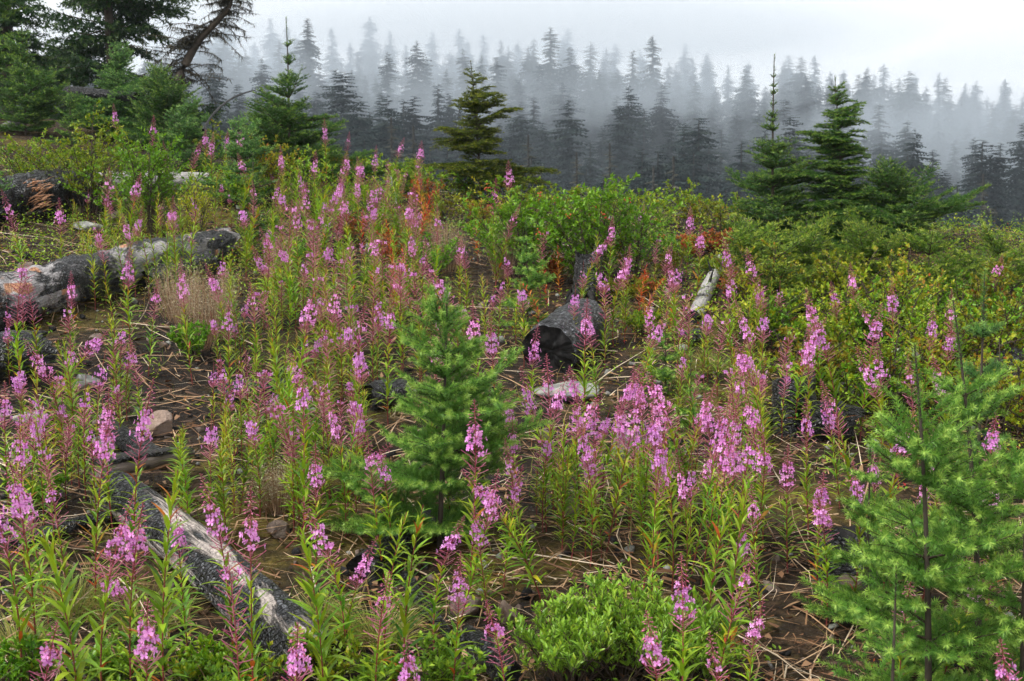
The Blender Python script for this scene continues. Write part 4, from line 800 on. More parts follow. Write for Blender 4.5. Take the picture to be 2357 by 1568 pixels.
# ------------------------------------------------------------------ fireweed
def leaf_template(curv, width=.125, seg=5, fold=.35):
    V, T = [], []
    for i in range(seg + 1):
        t = i / seg; w = width * (math.sin(math.pi * min(1, t * .92 + .05)) ** .8) * (1.15 - .45 * t) if 0 < i < seg else (width * .15 if i == 0 else 0.0)
        z = -curv * t * t; yv = t * (1 - .25 * curv * t)
        V += [(-w, yv, z + fold * w), (0, yv, z), (w, yv, z + fold * w)]
    for i in range(seg):
        a = i * 3
        for j in (0, 1): T += [(a + j, a + j + 1, a + j + 4), (a + j, a + j + 4, a + j + 3)]
    return np.array(V), np.array(T)
LT = [leaf_template(c, .078) for c in (.1, .3, .6)]
def flower_template(seed):
    rg = np.random.default_rng(seed); V, T, ti = [], [], []
    for q, an in enumerate((.55, 2.3, 3.75, 5.6)):
        an += rg.uniform(-.15, .15); d = np.array([math.cos(an), 0, math.sin(an)]); s = np.array([-math.sin(an), 0, math.cos(an)]); b = len(V); cup = rg.uniform(.1, .4)
        for r, w in ((.08, .05), (.55, .34), (.9, .36)):
            for sg in (-1, 1): V.append(d * r + s * w * sg + np.array([0, cup * r * r, 0]))
        V.append(d * 1.05 + np.array([0, cup * .9, 0])); T += [(b, b + 1, b + 3), (b, b + 3, b + 2), (b + 2, b + 3, b + 5), (b + 2, b + 5, b + 4), (b + 4, b + 5, b + 6)]; ti += [.25, .25, 0, 0, 0, 0, 0]
        an2 = an + .8; d2 = np.array([math.cos(an2), 0, math.sin(an2)]); s2 = np.array([-math.sin(an2), 0, math.cos(an2)]); b = len(V)
        V += [s2 * .07, -s2 * .07, d2 * .95 + np.array([0, -.05, 0])]; T.append((b, b + 1, b + 2)); ti += [.6] * 3
    b = len(V); V += [np.array([-.04, 0, 0]), np.array([.04, 0, 0]), np.array([.05, .75, -.35])]; T.append((b, b + 1, b + 2)); ti += [-.2] * 3
    b = len(V); V += [np.array([-.05, 0, 0]), np.array([.05, 0, 0]), np.array([0, -1.0, -.1])]; T.append((b, b + 1, b + 2)); ti += [.6] * 3
    return np.array(V), np.array(T), np.array(ti)
FL = [flower_template(s) for s in range(4)]
BUD_V = np.array([(0, 0, 0), (-.16, .45, 0), (0, .45, .16), (.16, .45, 0), (0, .45, -.16), (0, 1, 0)], float); BUD_T = np.array([(0, 2, 1), (0, 3, 2), (0, 4, 3), (0, 1, 4), (5, 1, 2), (5, 2, 3), (5, 3, 4), (5, 4, 1)])
GA = 2.39996
def fw_spec(seed, stage, h=.7, leafy=1.0, big=1.0):
    """a plant of height h: where its leaves, pods, flowers and buds sit"""
    rg = np.random.default_rng(seed); lx, ly = rg.normal(0, .085 * h, 2)
    P0 = np.array([0, 0, -.04]); P1 = np.array([-lx * .4, -ly * .4, h * .5]); P2 = np.array([lx, ly, h]); S = dict(P=(P0, P1, P2), h=h)
    leaf_top = {'bloom': .64, 'sparse': .58, 'spent': .53, 'leafy': .97, 'autumn': .93}[stage]; n = int(78 * leafy * leaf_top * rg.uniform(.85, 1.15) * (1.2 if stage == 'leafy' else 1))
    lp, lm, li, lt = [], [], [], []
    for i in range(n):
        t = .13 + (leaf_top - .13) * (i + rg.random() * .6) / n; a = i * GA + rg.uniform(-.3, .3); p = bez(P0, P1, P2, t); tg = bezd(P0, P1, P2, t); out = np.array([math.cos(a), math.sin(a), 0])
        el = rg.uniform(.65, 1.15) - (.2 if t < .25 else 0) + (.35 if stage == 'leafy' and t > .8 else 0); d = out * math.cos(el) + tg * math.sin(el)
        rel = t / leaf_top; L = (.09 * big) * (math.sin(math.pi * min(1, .16 + .80 * rel)) ** .6) * rg.uniform(.75, 1.15) + .012
        if t < .3: L *= .5 + t * 1.6
        lp.append(p); lm.append(frames(d[None], (0, 0, 1) if el < 1.3 else -out)[0] * L * np.array([rg.uniform(.8, 1.15), 1, 1])); li.append(rg.choice(3, p=[.35, .4, .25]))
        c = rg.uniform(.3, .9) - .18 * (t > .8 * leaf_top)
        if rg.random() < (.10 if t < .3 else .015): c = rg.uniform(0, .14)
        lt.append(c)
    S['leaves'] = (np.array(lp), np.array(lm), np.array(li), np.array(lt))
    pods, fl, buds = [], [], []
    if stage in ('bloom', 'sparse', 'spent'):
        a0, a1, a2 = {'bloom': (.62, .72, .855), 'sparse': (.58, .76, .84), 'spent': (.52, .89, .92)}[stage]
        a1 += rg.uniform(-.03, .03); nf = {'bloom': rg.integers(14, 24), 'sparse': rg.integers(5, 11), 'spent': rg.integers(2, 6)}[stage]
        m = int({'bloom': 18, 'sparse': 28, 'spent': 44}[stage] * rg.uniform(.8, 1.2))
        for i in range(m):
            t = a0 + (a1 - a0) * i / m; a = i * GA; p = bez(P0, P1, P2, t); el = rg.uniform(.35, .8); d = np.array([math.cos(a) * math.cos(el), math.sin(a) * math.cos(el), math.sin(el)]); pods.append((p, d, rg.uniform(.035, .062)))
        for i in range(nf):
            t = a1 + (a2 - a1) * (i + rg.random()) / nf; a = i * GA + rg.uniform(-.4, .4); p = bez(P0, P1, P2, t); el = rg.uniform(-.25, .3); d = np.array([math.cos(a) * math.cos(el), math.sin(a) * math.cos(el), math.sin(el)])
            r = .027 * (1.25 - .55 * (t - a1) / (a2 - a1)) * rg.uniform(.45, 1.3); fl.append((p + d * r, d, .0122 * rg.uniform(.7, 1.2), p))
        nb = int(26 * (1 - a2) / .12)
        for i in range(nb):
            t = a2 + (1 - a2) * (i + .5) / nb; a = i * GA; p = bez(P0, P1, P2, t); f = i / nb; el = -.9 + 1.6 * f; d = np.array([math.cos(a) * math.cos(el), math.sin(a) * math.cos(el), math.sin(el)]); buds.append((p + d * .006 * (1 - f), d, (.016 * (1 - f) + .005), .015 * (1 - f) ** 1.2))
    S['pods'], S['flowers'], S['buds'] = pods, fl, buds; S['rg'] = rg
    return S
def fw_stem(S, extra=True):
    P0, P1, P2 = S['P']; h = S['h']; mb = MB(); tubes(mb, [P0], [P1], [P2], .0042 * h ** .5, .0012, 9, 5, tint=.3)
    fl = S['flowers']
    if extra and fl:
        a = np.array([f[3] for f in fl]); c = np.array([f[0] for f in fl]); tubes(mb, a, (a + c) / 2 + [0, 0, .004], c, .0009, .0009, 3, 3, tint=.5)
    return mb
def fw_spike(S):
    mb = MB(); rg = S['rg']; po = S['pods']
    if po:
        a = np.array([p[0] for p in po]); d = np.array([p[1] for p in po]); L = np.array([p[2] for p in po])[:, None]
        tubes(mb, a, a + d * L * .5 + [0, 0, -.004], a + d * L, .0011, .0016, 4, 3, tint=rg.random(len(a)) * .9)
    bu = S['buds']
    if bu:
        p = np.array([b[0] for b in bu]); d = np.array([b[1] for b in bu]); L = np.array([b[2] for b in bu]); st = np.array([b[3] for b in bu])[:, None]
        q = p + d * st; tubes(mb, p, (p + q) / 2 + [0, 0, .003], q, .0008, .0008, 3, 3, tint=.3)
        inst(mb, BUD_V, BUD_T, frames(d) * L[:, None, None], q, rg.uniform(.2, .7, len(p)))
    return mb
def fw_foliage(S):
    mb = MB(); p, m, li, lt = S['leaves']
    for k in range(3):
        s = li == k; inst(mb, LT[k][0], LT[k][1], m[s], p[s], lt[s])
    return mb
def fw_flower_frames(S):
    fl = S['flowers']; p = np.array([f[0] for f in fl]); d = np.array([f[1] for f in fl]); r = np.array([f[2] for f in fl]); return p, frames(d) * r[:, None, None]
def fw_blossom(S):
    mb = MB(); rg = S['rg']; p, m = fw_flower_frames(S); k = rg.integers(0, 4, len(p)); ti = rg.uniform(.05, .45, len(p))
    for q in range(4):
        s = k == q; inst(mb, FL[q][0], FL[q][1], m[s], p[s], ti[s], ttint=FL[q][2])
    return mb
VAR = {}
def variants(stage, n, seed0, leafmat='fw_leaf', **kw):
    out = []
    for i in range(n):
        S = fw_spec(seed0 + i, stage, .7, **kw); parts = [('stem', fw_stem(S).mesh('stem', [M['fw_stem']])), ('foliage', fw_foliage(S).mesh('foliage', [M[leafmat]]))]
        if S['pods'] or S['buds']: parts.append(('seed_spike', fw_spike(S).mesh('seed_spike', [M['pod']])))
        if S['flowers']: parts.append(('blossom', fw_blossom(S).mesh('blossom', [M['petal']])))
        out.append(parts)
    VAR[stage] = out
variants('bloom', 12, 1000); variants('sparse', 10, 1100); variants('spent', 8, 1200); variants('leafy', 10, 1300); variants('autumn', 4, 1400, 'autumn_leaf', leafy=.6)
LEAFM = []
for k in range(3):
    for c in (.35, .55, .75, .95):
        mb = MB(); mb.add(LT[k][0], LT[k][1], tint=c); LEAFM.append((k, c, mb.mesh('leaf', [M['fw_leaf']])))
mb = MB(); mb.add(LT[1][0], LT[1][1], tint=.05); RED = mb.mesh('leaf', [M['fw_leaf']])
FLOWM = []
for k in range(4):
    mb = MB(); mb.add(FL[k][0], FL[k][1], tint=.22 + FL[k][2]); FLOWM.append(mb.mesh('flower', [M['petal']]))
from mathutils import Matrix
def m4(m, p):
    q = Matrix.Identity(4)
    for i in range(3):
        for j in range(3): q[i][j] = m[i, j]
        q[i][3] = p[i]
    return q
MARKS = [('the big scorched log', 270, 630), ('the shattered orange log', 110, 440), ('the thick black log', 1270, 790), ('the upright black stump', 1350, 650), ('the slim silver log', 1625, 670), ('the bright green sapling', 1030, 930), ('the corner sapling', 2170, 1150), ('the lone dark hemlock', 1110, 330),
         ('the two ridge firs', 1840, 400), ('the leafy berry bush', 1280, 480), ('the brown seed grass', 450, 710), ('the checkered log', 470, 1330), ('the charred plank', 330, 1085), ('the low willow bush', 1430, 1450), ('the twisted burnt stump', 1850, 940), ('the black hollow stump', 1950, 1270), ('the flat grey slab', 1310, 890), ('the bushy young fir', 680, 200), ('the thin black root', 980, 1400), ('the huckleberry slope', 2050, 680), ('the upright pale rock', 1440, 1025), ('the left edge log', 60, 810), ('the curved black branch', 150, 1240), ('the yellow-green bush', 230, 320), ('the thick black branch', 590, 905)]
LOOK = {'bloom': 'fireweed in full pink bloom', 'sparse': 'fireweed with few pink flowers left', 'spent': 'fireweed gone to red seed pods', 'leafy': 'flowerless leafy fireweed stalk', 'autumn': 'fireweed stalk turned orange-red'}
def where(u, v):
    n, mu, mv = min(MARKS, key=lambda m: (m[1] - u) ** 2 + 1.3 * (m[2] - v) ** 2); dx, dy = u - mu, v - mv
    if abs(dx) < 45 and abs(dy) < 60: return 'in front of ' + n
    if abs(dx) > abs(dy) * .8: return ('left of ' if dx < 0 else 'right of ') + n
    return ('above ' if dy < 0 else 'below ') + n
NFW = [0]
def solve(u, v, h):
    d = ray(u, v); ys = np.linspace(1.5, 13.5, 900); xs = d[0] * ys; zs = EYE[2] + d[2] * ys; lim = ridge_y(xs) + .3
    f = zs - (G(xs, ys) + h); k = np.where((f < 0) & (ys < lim))[0]
    if len(k): y = ys[k[0]]; return np.array([d[0] * y, y, g1(d[0] * y, y)]), h
    ok = np.where(ys < lim)[0][-1]; y = ys[ok] - .4; hh = EYE[2] + d[2] * y - g1(d[0] * y, y); return np.array([d[0] * y, y, g1(d[0] * y, y)]), hh
TAKEN = []
def fireweed(u, v, stage, h, seed, group='fireweeds on the burnt slope', keep=False):
    p, h = solve(u, v, h)
    if h > 1.3 or h < .2 or p[1] < 2.05: return None
    if not keep and any((p[0] - q[0]) ** 2 + (p[1] - q[1]) ** 2 < .0036 for q in TAKEN): return None
    TAKEN.append(p); rgf = np.random.default_rng(seed); vs = VAR[stage]; parts = vs[int(rgf.integers(0, len(vs)))]
    bu, bv = project(p + np.array([0, 0, h * .8])); o = thing('fireweed', p, LOOK[stage] + ' ' + where(bu, bv), 'fireweed', group, float(rgf.uniform(0, 6.28)), u, 1)
    o.rotation_euler = (float(rgf.standard_t(4) * .085), float(rgf.standard_t(4) * .085), o.rotation_euler[2]); hs_ = h / .7; wd = float(rgf.uniform(.8, 1.2)) * hs_ ** .6; o.scale = (wd, wd, hs_)
    for n, me in parts:
        c = obj(n, me, o)
        if n != 'stem': stuff(c)
    NFW[0] += 1; return o
def hero(u, v, stage, h, seed, big=1.0, autumn=0.0):
    """a near plant whose leaves and flowers are single pieces"""
    p, h = solve(u, v, h); TAKEN.append(p); S = fw_spec(seed, stage, h, leafy=.8, big=big); rgf = S['rg']
    bu, bv = project(p + np.array([0, 0, h * .8])); o = thing('fireweed', p, 'near ' + LOOK[stage] + ' ' + where(bu, bv), 'fireweed', 'fireweeds on the burnt slope', 0, u)
    fw_stem(S).build('stem', M['fw_stem'], o)
    if S['pods'] or S['buds']: stuff(fw_spike(S).build('seed_spike', M['pod'], o))
    lp, lm, li, lt = S['leaves']
    for i in range(len(lp)):
        red = lt[i] < .14 or rgf.random() < autumn; me = RED if red else min((x for x in LEAFM if x[0] == li[i]), key=lambda x: abs(x[1] - lt[i]))[2]
        c = obj('leaf', me, o); c.matrix_local = m4(lm[i], lp[i])
    if S['flowers']:
        fp, fm = fw_flower_frames(S)
        for i in range(len(fp)): c = obj('flower', FLOWM[int(rgf.integers(0, 4))], o); c.matrix_local = m4(fm[i], fp[i])
    NFW[0] += 1; return o
# near plants (tip of the spike in the photograph, height in metres)
for i, (u, v, st, h, big, au) in enumerate([(330, 1370, 'bloom', .55, 1.2, 0), (678, 1410, 'bloom', .52, 1.1, 0), (572, 1120, 'bloom', .72, 1.0, 0), (1520, 1410, 'bloom', .5, .9, 0), (545, 1300, 'spent', .62, 1.0, 0), (160, 1230, 'leafy', .66, 1.35, .08), (365, 1090, 'leafy', .74, 1.25, .02), (735, 1230, 'leafy', .62, 1.2, 0), (885, 1170, 'leafy', .62, 1.0, 0), (930, 1160, 'leafy', .66, 1.0, 0),
        (60, 1040, 'bloom', .72, 1.1, .04), (1690, 1100, 'leafy', .72, 1.1, 0), (1640, 1130, 'leafy', .6, 1.0, 0), (300, 870, 'bloom', .8, 1.0, 0), (520, 1090, 'bloom', .66, 1.0, 0), (85, 1430, 'sparse', .5, 1.0, .1), (2335, 1480, 'sparse', .5, 1.0, 0), (225, 1150, 'bloom', .66, 1.0, 0), (290, 1150, 'bloom', .64, 1.0, 0), (25, 1090, 'bloom', .68, 1.1, 0)]):
    hero(u, v, st, h, 3000 + i, big, au)
HEADS = '''130,455,b 45,430,s 75,610,p 80,680,b 40,600,p 160,620,b 295,575,b 335,640,s 215,380,s 285,390,s 305,490,s 435,585,s 405,455,s 385,325,s 425,315,s 470,295,b 495,305,s 515,295,b 545,278,b 570,350,s 650,335,s 660,415,p 615,405,b
750,275,b 725,345,s 760,355,s 790,300,s 800,345,b 830,395,b 857,335,b 900,313,b 960,325,s 935,390,s 870,415,s 690,465,b 640,515,s 625,555,s 740,395,s 990,525,b 860,525,b 880,555,s 1000,465,s 1070,535,s 1130,400,s 1185,362,s 1140,460,s
520,605,b 525,680,b 590,645,s 670,650,b 745,640,b 735,795,b 820,690,s 890,680,b 985,605,s 1050,605,s 995,750,s 1150,715,s 690,840,b 650,870,b 790,890,s 722,1020,b 10,880,b 40,950,b 205,930,b 250,890,s 165,770,b 135,770,b 320,775,s
100,1080,s 150,1080,s 425,1140,s 780,1160,b 790,1240,b 860,1310,s 945,1430,s 370,1260,s 900,1020,b 880,1005,s 1055,1070,b 1040,905,s 1075,930,s 1165,960,b 1245,1030,b 1160,1070,s 1125,1165,b 1000,1200,s 1035,1290,s 1175,1390,s
1570,1300,b 1750,1390,b 1690,1450,s 1645,1250,s 1220,750,b 1275,820,s 1310,820,b 1350,840,b 1380,830,b 1260,850,b 1400,870,b 1340,890,b 1300,890,b 1420,910,b 1380,920,b 1360,950,b 1350,680,b 1380,700,b 1330,525,b 1400,495,s 1480,472,b
1440,565,s 1520,555,s 1555,595,s 1415,590,s 1510,680,b 1475,710,b 1490,850,b 1460,840,b 1530,860,b 1550,870,b 1570,840,b 1510,970,b 1520,920,b 1485,1030,b 1580,1050,s 1640,910,b 1660,920,b 1620,940,b 1690,970,b 1730,990,b 1680,1000,b
1720,880,s 1650,980,b 1580,475,b 1605,515,s 1700,545,b 1698,605,b 1748,570,b 1745,690,s 1765,770,b 1680,820,s 1820,1030,b 1865,750,b 1940,705,b 1965,605,s 1870,910,b 1940,890,b 1975,870,s 2070,640,b 2055,680,s 1900,660,b 1840,720,s 2120,700,b 2170,740,s 1990,690,b 1930,640,s 2200,665,s 2290,585,s
2035,790,b 2080,790,s 2110,820,s 2180,820,s 2050,940,b 2025,1020,b 1970,1070,s 2100,1080,s 1760,1105,b 1745,1180,b 1890,1090,b 1910,1130,s 2080,1330,s 2180,1250,s 2285,1080,s 2290,950,s 2340,1250,s 2130,990,s 1540,1000,b 1450,930,b 1600,900,b
270,240,s 330,262,s 700,380,s 780,400,b 815,430,s 710,420,b 860,440,b 930,450,s 960,480,s 840,360,b 675,540,s 600,520,p 560,420,p 660,460,p 720,480,p 780,470,p 880,480,p 740,540,s 1040,690,s 1125,690,s 1195,890,b 1215,1000,s'''
for i, w in enumerate(HEADS.split()):
    u, v, s = w.split(','); rgf = np.random.default_rng(7000 + i); v = int(v); hh = float(rgf.uniform(.5, .72)) if v < 1000 else float(rgf.uniform(.45, .58))
    st = {'b': 'bloom', 's': 'sparse', 'p': 'spent'}[s]
    if s == 's' and rgf.random() < .6: st = 'bloom'
    fireweed(int(u), v, st, hh, 8000 + i, keep=True)
# leafy and spent stalks between them: image areas of their tips, how many, which kind
rgf = np.random.default_rng(91); AREAS = [((520, 350, 1000, 620), 52, .62, .42, .68), ((560, 720, 860, 940), 13, .2, .4, .6), ((400, 940, 760, 1040), 9, .1, .3, .45), ((1230, 930, 1640, 1060), 20, .12, .34, .5), ((1600, 960, 1800, 1120), 9, .1, .45, .62), ((1580, 640, 1800, 900), 12, .25, .4, .6), ((1800, 900, 2000, 1120), 9, .1, .34, .5), ((0, 640, 230, 1000), 12, .25, .4, .6),
         ((1080, 560, 1600, 760), 18, .4, .3, .5), ((20, 420, 480, 600), 12, .2, .35, .55), ((860, 1150, 1180, 1250), 4, .1, .34, .45), ((250, 780, 800, 940), 14, .2, .32, .5)]
k = 0
for (u0, v0, u1, v1), n, sp, ha, hb in AREAS:
    for i in range(n):
        u, v = rgf.uniform(u0, u1), rgf.uniform(v0, v1)
        if 1180 < u < 1400 and 690 < v < 830: continue
        if abs(u - 1030) < 190 and v > 760: continue
        if NFW[0] >= 296: break
        fireweed(u, v, 'spent' if rgf.random() < sp else 'leafy', float(rgf.uniform(ha, hb)), 9000 + k); k += 1
for i, (u, v, h) in enumerate([(975, 385, .55), (985, 400, .5), (1480, 620, .4), (1485, 640, .35), (1290, 560, .4), (920, 560, .5), (900, 570, .5), (1260, 600, .35), (1845, 790, .35), (1850, 800, .35), (1020, 650, .4), (1590, 540, .5), (830, 470, .45), (780, 520, .4), (940, 470, .45), (890, 500, .4), (1100, 500, .35), (1240, 640, .35), (1010, 450, .4), (1540, 650, .35), (1430, 540, .35), (860, 620, .35), (970, 430, .45), (990, 440, .4), (960, 470, .4), (1470, 600, .4), (1500, 650, .3), (1840, 770, .4), (905, 540, .45), (930, 580, .4)]):
    fireweed(u, v, 'autumn', h, 9500 + i, group='fireweeds turned red and orange')

# smaller stalks past the first 300: one thicket
def thicket(n):
    mbl, mbs, mbp = MB(), MB(), MB(); k = 0; rgt = np.random.default_rng(17); tv = []
    SP = [fw_spec(1500 + i, ('spent', 'leafy', 'bloom', 'leafy', 'sparse')[i % 5], .6, leafy=.7) for i in range(15)]; mbf = MB()
    while k < n:
        (u0, v0, u1, v1) = AREAS2[int(rgt.integers(0, len(AREAS2)))]; u, v = rgt.uniform(u0, u1), rgt.uniform(v0, v1); h = float(rgt.uniform(.3, .55)); k += 1
        if abs(u - 1030) < 190 and v > 700: continue
        if 1180 < u < 1400 and 660 < v < 830: continue
        p, h = solve(u, v, h)
        if not .2 < h < 1.0: continue
        S = SP[int(rgt.integers(0, 15))]; a = rgt.uniform(0, 6.28); c, s_ = math.cos(a), math.sin(a); R3 = np.array([(c, -s_, 0), (s_, c, 0), (0, 0, 1.0)]) * (h / .6)
        lp, lm, li, lt = S['leaves']; m = R3 @ lm; sh = rgt.uniform(-.2, .15)
        for q in range(3):
            w = li == q; inst(mbl, LTS[q][0], LTS[q][1], m[w], (lp[w] @ R3.T) + p, np.clip(lt[w] + sh, .16, 1))
        tubes(mbs, [R3 @ S['P'][0] + p], [R3 @ S['P'][1] + p], [R3 @ S['P'][2] + p], .003, .001, 5, 4, .3)
        if S['pods']:
            a_ = np.array([x[0] for x in S['pods']]) @ R3.T + p; d_ = np.array([x[1] for x in S['pods']]) @ R3.T; L_ = np.array([x[2] for x in S['pods']])[:, None]; tubes(mbp, a_, a_ + d_ * L_ * .5, a_ + d_ * L_, .0011, .0016, 3, 3, rgt.random(len(a_)))
        if S['flowers']:
            fp, fm = fw_flower_frames(S); inst(mbf, FL[k % 4][0], FL[k % 4][1], R3 @ fm, fp @ R3.T + p, rgt.uniform(.05, .45, len(fp)), ttint=FL[k % 4][2])
    o = thing('fireweed_thicket', (0, 0, 0), 'mass of small leafy fireweed stalks filling the gaps up the slope', 'thicket'); o['kind'] = 'stuff'
    for nm, b, mt in (('foliage', mbl, 'fw_leaf'), ('stem', mbs, 'fw_stem'), ('seed_spike', mbp, 'pod'), ('blossom', mbf, 'petal')): stuff(b.build(nm, M[mt], o))
LTS = [leaf_template(c, .078, 2) for c in (.1, .3, .6)]
AREAS2 = [(470, 380, 1010, 680), (470, 380, 1010, 680), (480, 660, 880, 820), (1560, 620, 1820, 860), (1050, 500, 1620, 740), (150, 420, 480, 540), (0, 640, 300, 980), (480, 800, 860, 960), (1250, 930, 1780, 1060)]
thicket(300)

# ------------------------------------------------------------------ grasses
def ribbons(mb, p, d, bend, L, w, rg, seg=4, tint=None, flat=False):
    """arching blades: start p, direction d, sideways bend (n,3), length L, width w"""
    n = len(p); s = norm(np.cross(d, norm(rg.normal(0, .5, (n, 3)) + [0, 0, 1.2]) if flat else norm(rg.normal(0, 1, (n, 3))))); t = np.linspace(0, 1, seg + 1)[None, :, None]
    C = p[:, None] + d[:, None] * L[:, None, None] * t + bend[:, None] * L[:, None, None] * t ** 2
    ww = (w[:, None, None] * (1 - t ** 2 * .85)) * .5; V = np.stack([C - s[:, None] * ww, C + s[:, None] * ww], 2).reshape(n, -1, 3)
    q = np.array([(2 * i, 2 * i + 1, 2 * i + 3, 2 * i + 2) for i in range(seg)]); k = 2 * (seg + 1); Q = (q[None] + (np.arange(n) * k)[:, None, None]).reshape(-1, 4)
    mb.add(V.reshape(-1, 3), None, Q, np.repeat(tint if tint is not None else rg.random(n), k))
def tuft(label, u, v, wpx, hpx, seed, n=260, mat='grass', tl=(0, 1)):
    b = hit(u, v); s = px(b[1]); rg = np.random.default_rng(seed); W, H = wpx * s / 2, hpx * s; a = rg.uniform(0, 6.28, n); r = W * .6 * rg.random(n) ** .6
    p = np.stack([np.cos(a) * r, np.sin(a) * r, np.zeros(n)], 1); p[:, 2] = G(b[0] + p[:, 0], b[1] + p[:, 1]) - b[2] - .01
    out = np.stack([np.cos(a), np.sin(a), np.zeros(n)], 1); d = norm(out * rg.uniform(.1, .5, n)[:, None] + rg.normal(0, .15, (n, 3)) + [0, 0, 1]); bend = out * rg.uniform(.2, .7, n)[:, None] + np.array([0, 0, -.35])
    mb = MB(); ribbons(mb, p, d, bend, H * rg.uniform(.6, 1.25, n), np.full(n, .0025), rg, 4, tl[0] + (tl[1] - tl[0]) * rg.random(n)); o = thing('grass_tuft', b, label, 'grass tuft', 'grass tufts'); stuff(mb.build('blade_mass', M[mat], o)); return o
for i, t in enumerate([(330, 1440, 260, 110, 'soft green grass tuft behind the near fireweeds, lower left'), (170, 1400, 200, 110, 'yellow-green grass tuft below the curved black branch'), (870, 1480, 220, 130, 'grass tuft left of the thin black root, near the bottom'), (330, 500, 150, 34, 'golden grass tuft above the big scorched log'), (410, 520, 110, 30, 'small golden grass tuft above the scorched log middle'), (945, 530, 110, 60, 'dry tan grass tuft on the ridge'), (240, 480, 60, 26, 'tiny grass tuft by the orange splinters'),
        (1640, 850, 160, 50, 'green grass patch right of the fir seedling'), (1560, 880, 140, 40, 'green grass patch right of the grey slab'), (700, 470, 110, 50, 'dry grass tuft below the bushy young fir'), (40, 1500, 160, 110, 'grass tuft in the lower left corner'), (740, 1440, 120, 90, 'grass tuft right of the checkered log')]):
    tuft(t[4], *t[:4], seed=600 + i, n=380)
def seed_grass(label, u, v, wpx, hpx, seed, n=170):
    b = hit(u, v); s = px(b[1]); rg = np.random.default_rng(seed); W, H = wpx * s / 2, hpx * s; a = rg.uniform(0, 6.28, n); r = W * rg.random(n) ** .5
    p = np.stack([np.cos(a) * r * .5, np.sin(a) * r * .5, np.full(n, -.02)], 1); out = np.stack([np.cos(a), np.sin(a), np.zeros(n)], 1); e = p + out * (r * .7)[:, None] + np.stack([np.zeros(n)] * 2 + [H * rg.uniform(.6, 1.1, n)], 1); e += rg.normal(0, .02, (n, 3))
    o = thing('seed_grass', b, label, 'seed grass', 'airy seed grasses'); mb = MB(); tubes(mb, p, (p + e) / 2 + out * .01, e, .0009, .0005, 5, 3, rg.uniform(.3, .9, n)); stuff(mb.build('stalk_mass', M['straw'], o))
    k = n * 14; i = rg.integers(0, n, k); t = rg.uniform(.55, 1.05, (k, 1)); q = p[i] + (e[i] - p[i]) * t + rg.normal(0, .018, (k, 3)); mb = MB(); inst(mb, LEAF2_V, LEAF2_T, frames(rg.normal(0, 1, (k, 3))) * (rg.uniform(.003, .006, k))[:, None, None] * np.array([2.2, 1, 2.2]), q, rg.random(k)); stuff(mb.build('seed_head', M['seed'], o))
for i, t in enumerate([(455, 800, 150, 170, 'brown airy seed grass beside the big scorched log'), (410, 740, 110, 120, 'seed grass clump nearest the short black log'), (500, 780, 90, 140, 'right-hand clump of the brown seed grass'), (1030, 620, 90, 110, 'dry seed heads behind the green sapling top'), (640, 1180, 110, 120, 'short seed grass above the brown rock, mid left'), (1160, 640, 80, 110, 'dry seed heads left of the small soft sapling')]):
    seed_grass(t[4], *t[:4], seed=650 + i)

# ------------------------------------------------------------------ litter: straw, twigs, chips, pebbles, small green seedlings
rg = np.random.default_rng(12)
def scatter(n, y0=2.0, y1=12.5, half=.62):
    y = y0 + (y1 - y0) * rg.random(n) ** 1.35; x = (rg.random(n) * 2 - 1) * (y * TH * 1.12 + .55); return x, y
def litter(name, n, Lr, wr, mat, tl, flat=.12, label=None, cat=None, dens=None):
    x, y = scatter(n); a = rg.uniform(0, 6.28, n); d = norm(np.stack([np.cos(a), np.sin(a) * .8, rg.normal(0, flat, n)], 1)); L = Lr[0] + (Lr[1] - Lr[0]) * rg.random(n) ** 2; z = G(x, y) + rg.uniform(.004, .03, n)
    bend = np.stack([rg.normal(0, .4, n), rg.normal(0, .4, n), rg.normal(-.02, .06, n)], 1); d[:, 2] += (G(x + d[:, 0] * .1, y + d[:, 1] * .1) - G(x, y)) / .1; mb = MB(); ribbons(mb, np.stack([x, y, z], 1), d, bend, L, rg.uniform(*wr, n), rg, 2, tl[0] + (tl[1] - tl[0]) * rg.random(n), True); o = stuff(mb.build(name, M[mat])); tag(o, label, cat); return o
litter('dry_straw', 17000, (.05, .42), (.003, .007), 'straw', (.15, 1), label='dry straw and dead stalks strewn over the burnt ground', cat='straw')
litter('bark_flake_litter', 9000, (.015, .08), (.008, .026), 'straw', (0, .62), label='brown bark flakes and wood chips strewn on the soil', cat='bark litter')
litter('charred_twig_litter', 3500, (.04, .2), (.004, .011), 'straw', (0, .3), label='charred twigs and bark flakes strewn on the soil', cat='twig litter')
def pebbles(name, n, rr, mat, label):
    x, y = scatter(n); r = rr[0] * (rr[1] / rr[0]) ** (rg.random(n) ** 1.8); mb = MB(); Mx = frames(rg.normal(0, 1, (n, 3))) * (r[:, None] * rg.uniform(.4, 1.35, (n, 3)))[:, None, :]
    inst(mb, IV2 * (1 + .35 * np.random.default_rng(len(name)).normal(0, 1, (len(IV2), 1))).clip(.55, 1.4), IT2, Mx, np.stack([x, y, G(x, y) + r * .3], 1), rg.random(n)); o = stuff(mb.build(name, M[mat], smooth=False)); tag(o, label, 'gravel')
pebbles('grey_gravel', 900, (.006, .03), 'rock_grey', 'small grey stones scattered on the burnt ground'); pebbles('brown_gravel', 900, (.006, .035), 'rock_brown', 'small brown stones scattered on the burnt ground')
pebbles('charcoal_gravel', 1500, (.006, .034), 'black_end', 'black charcoal lumps scattered on the ground')
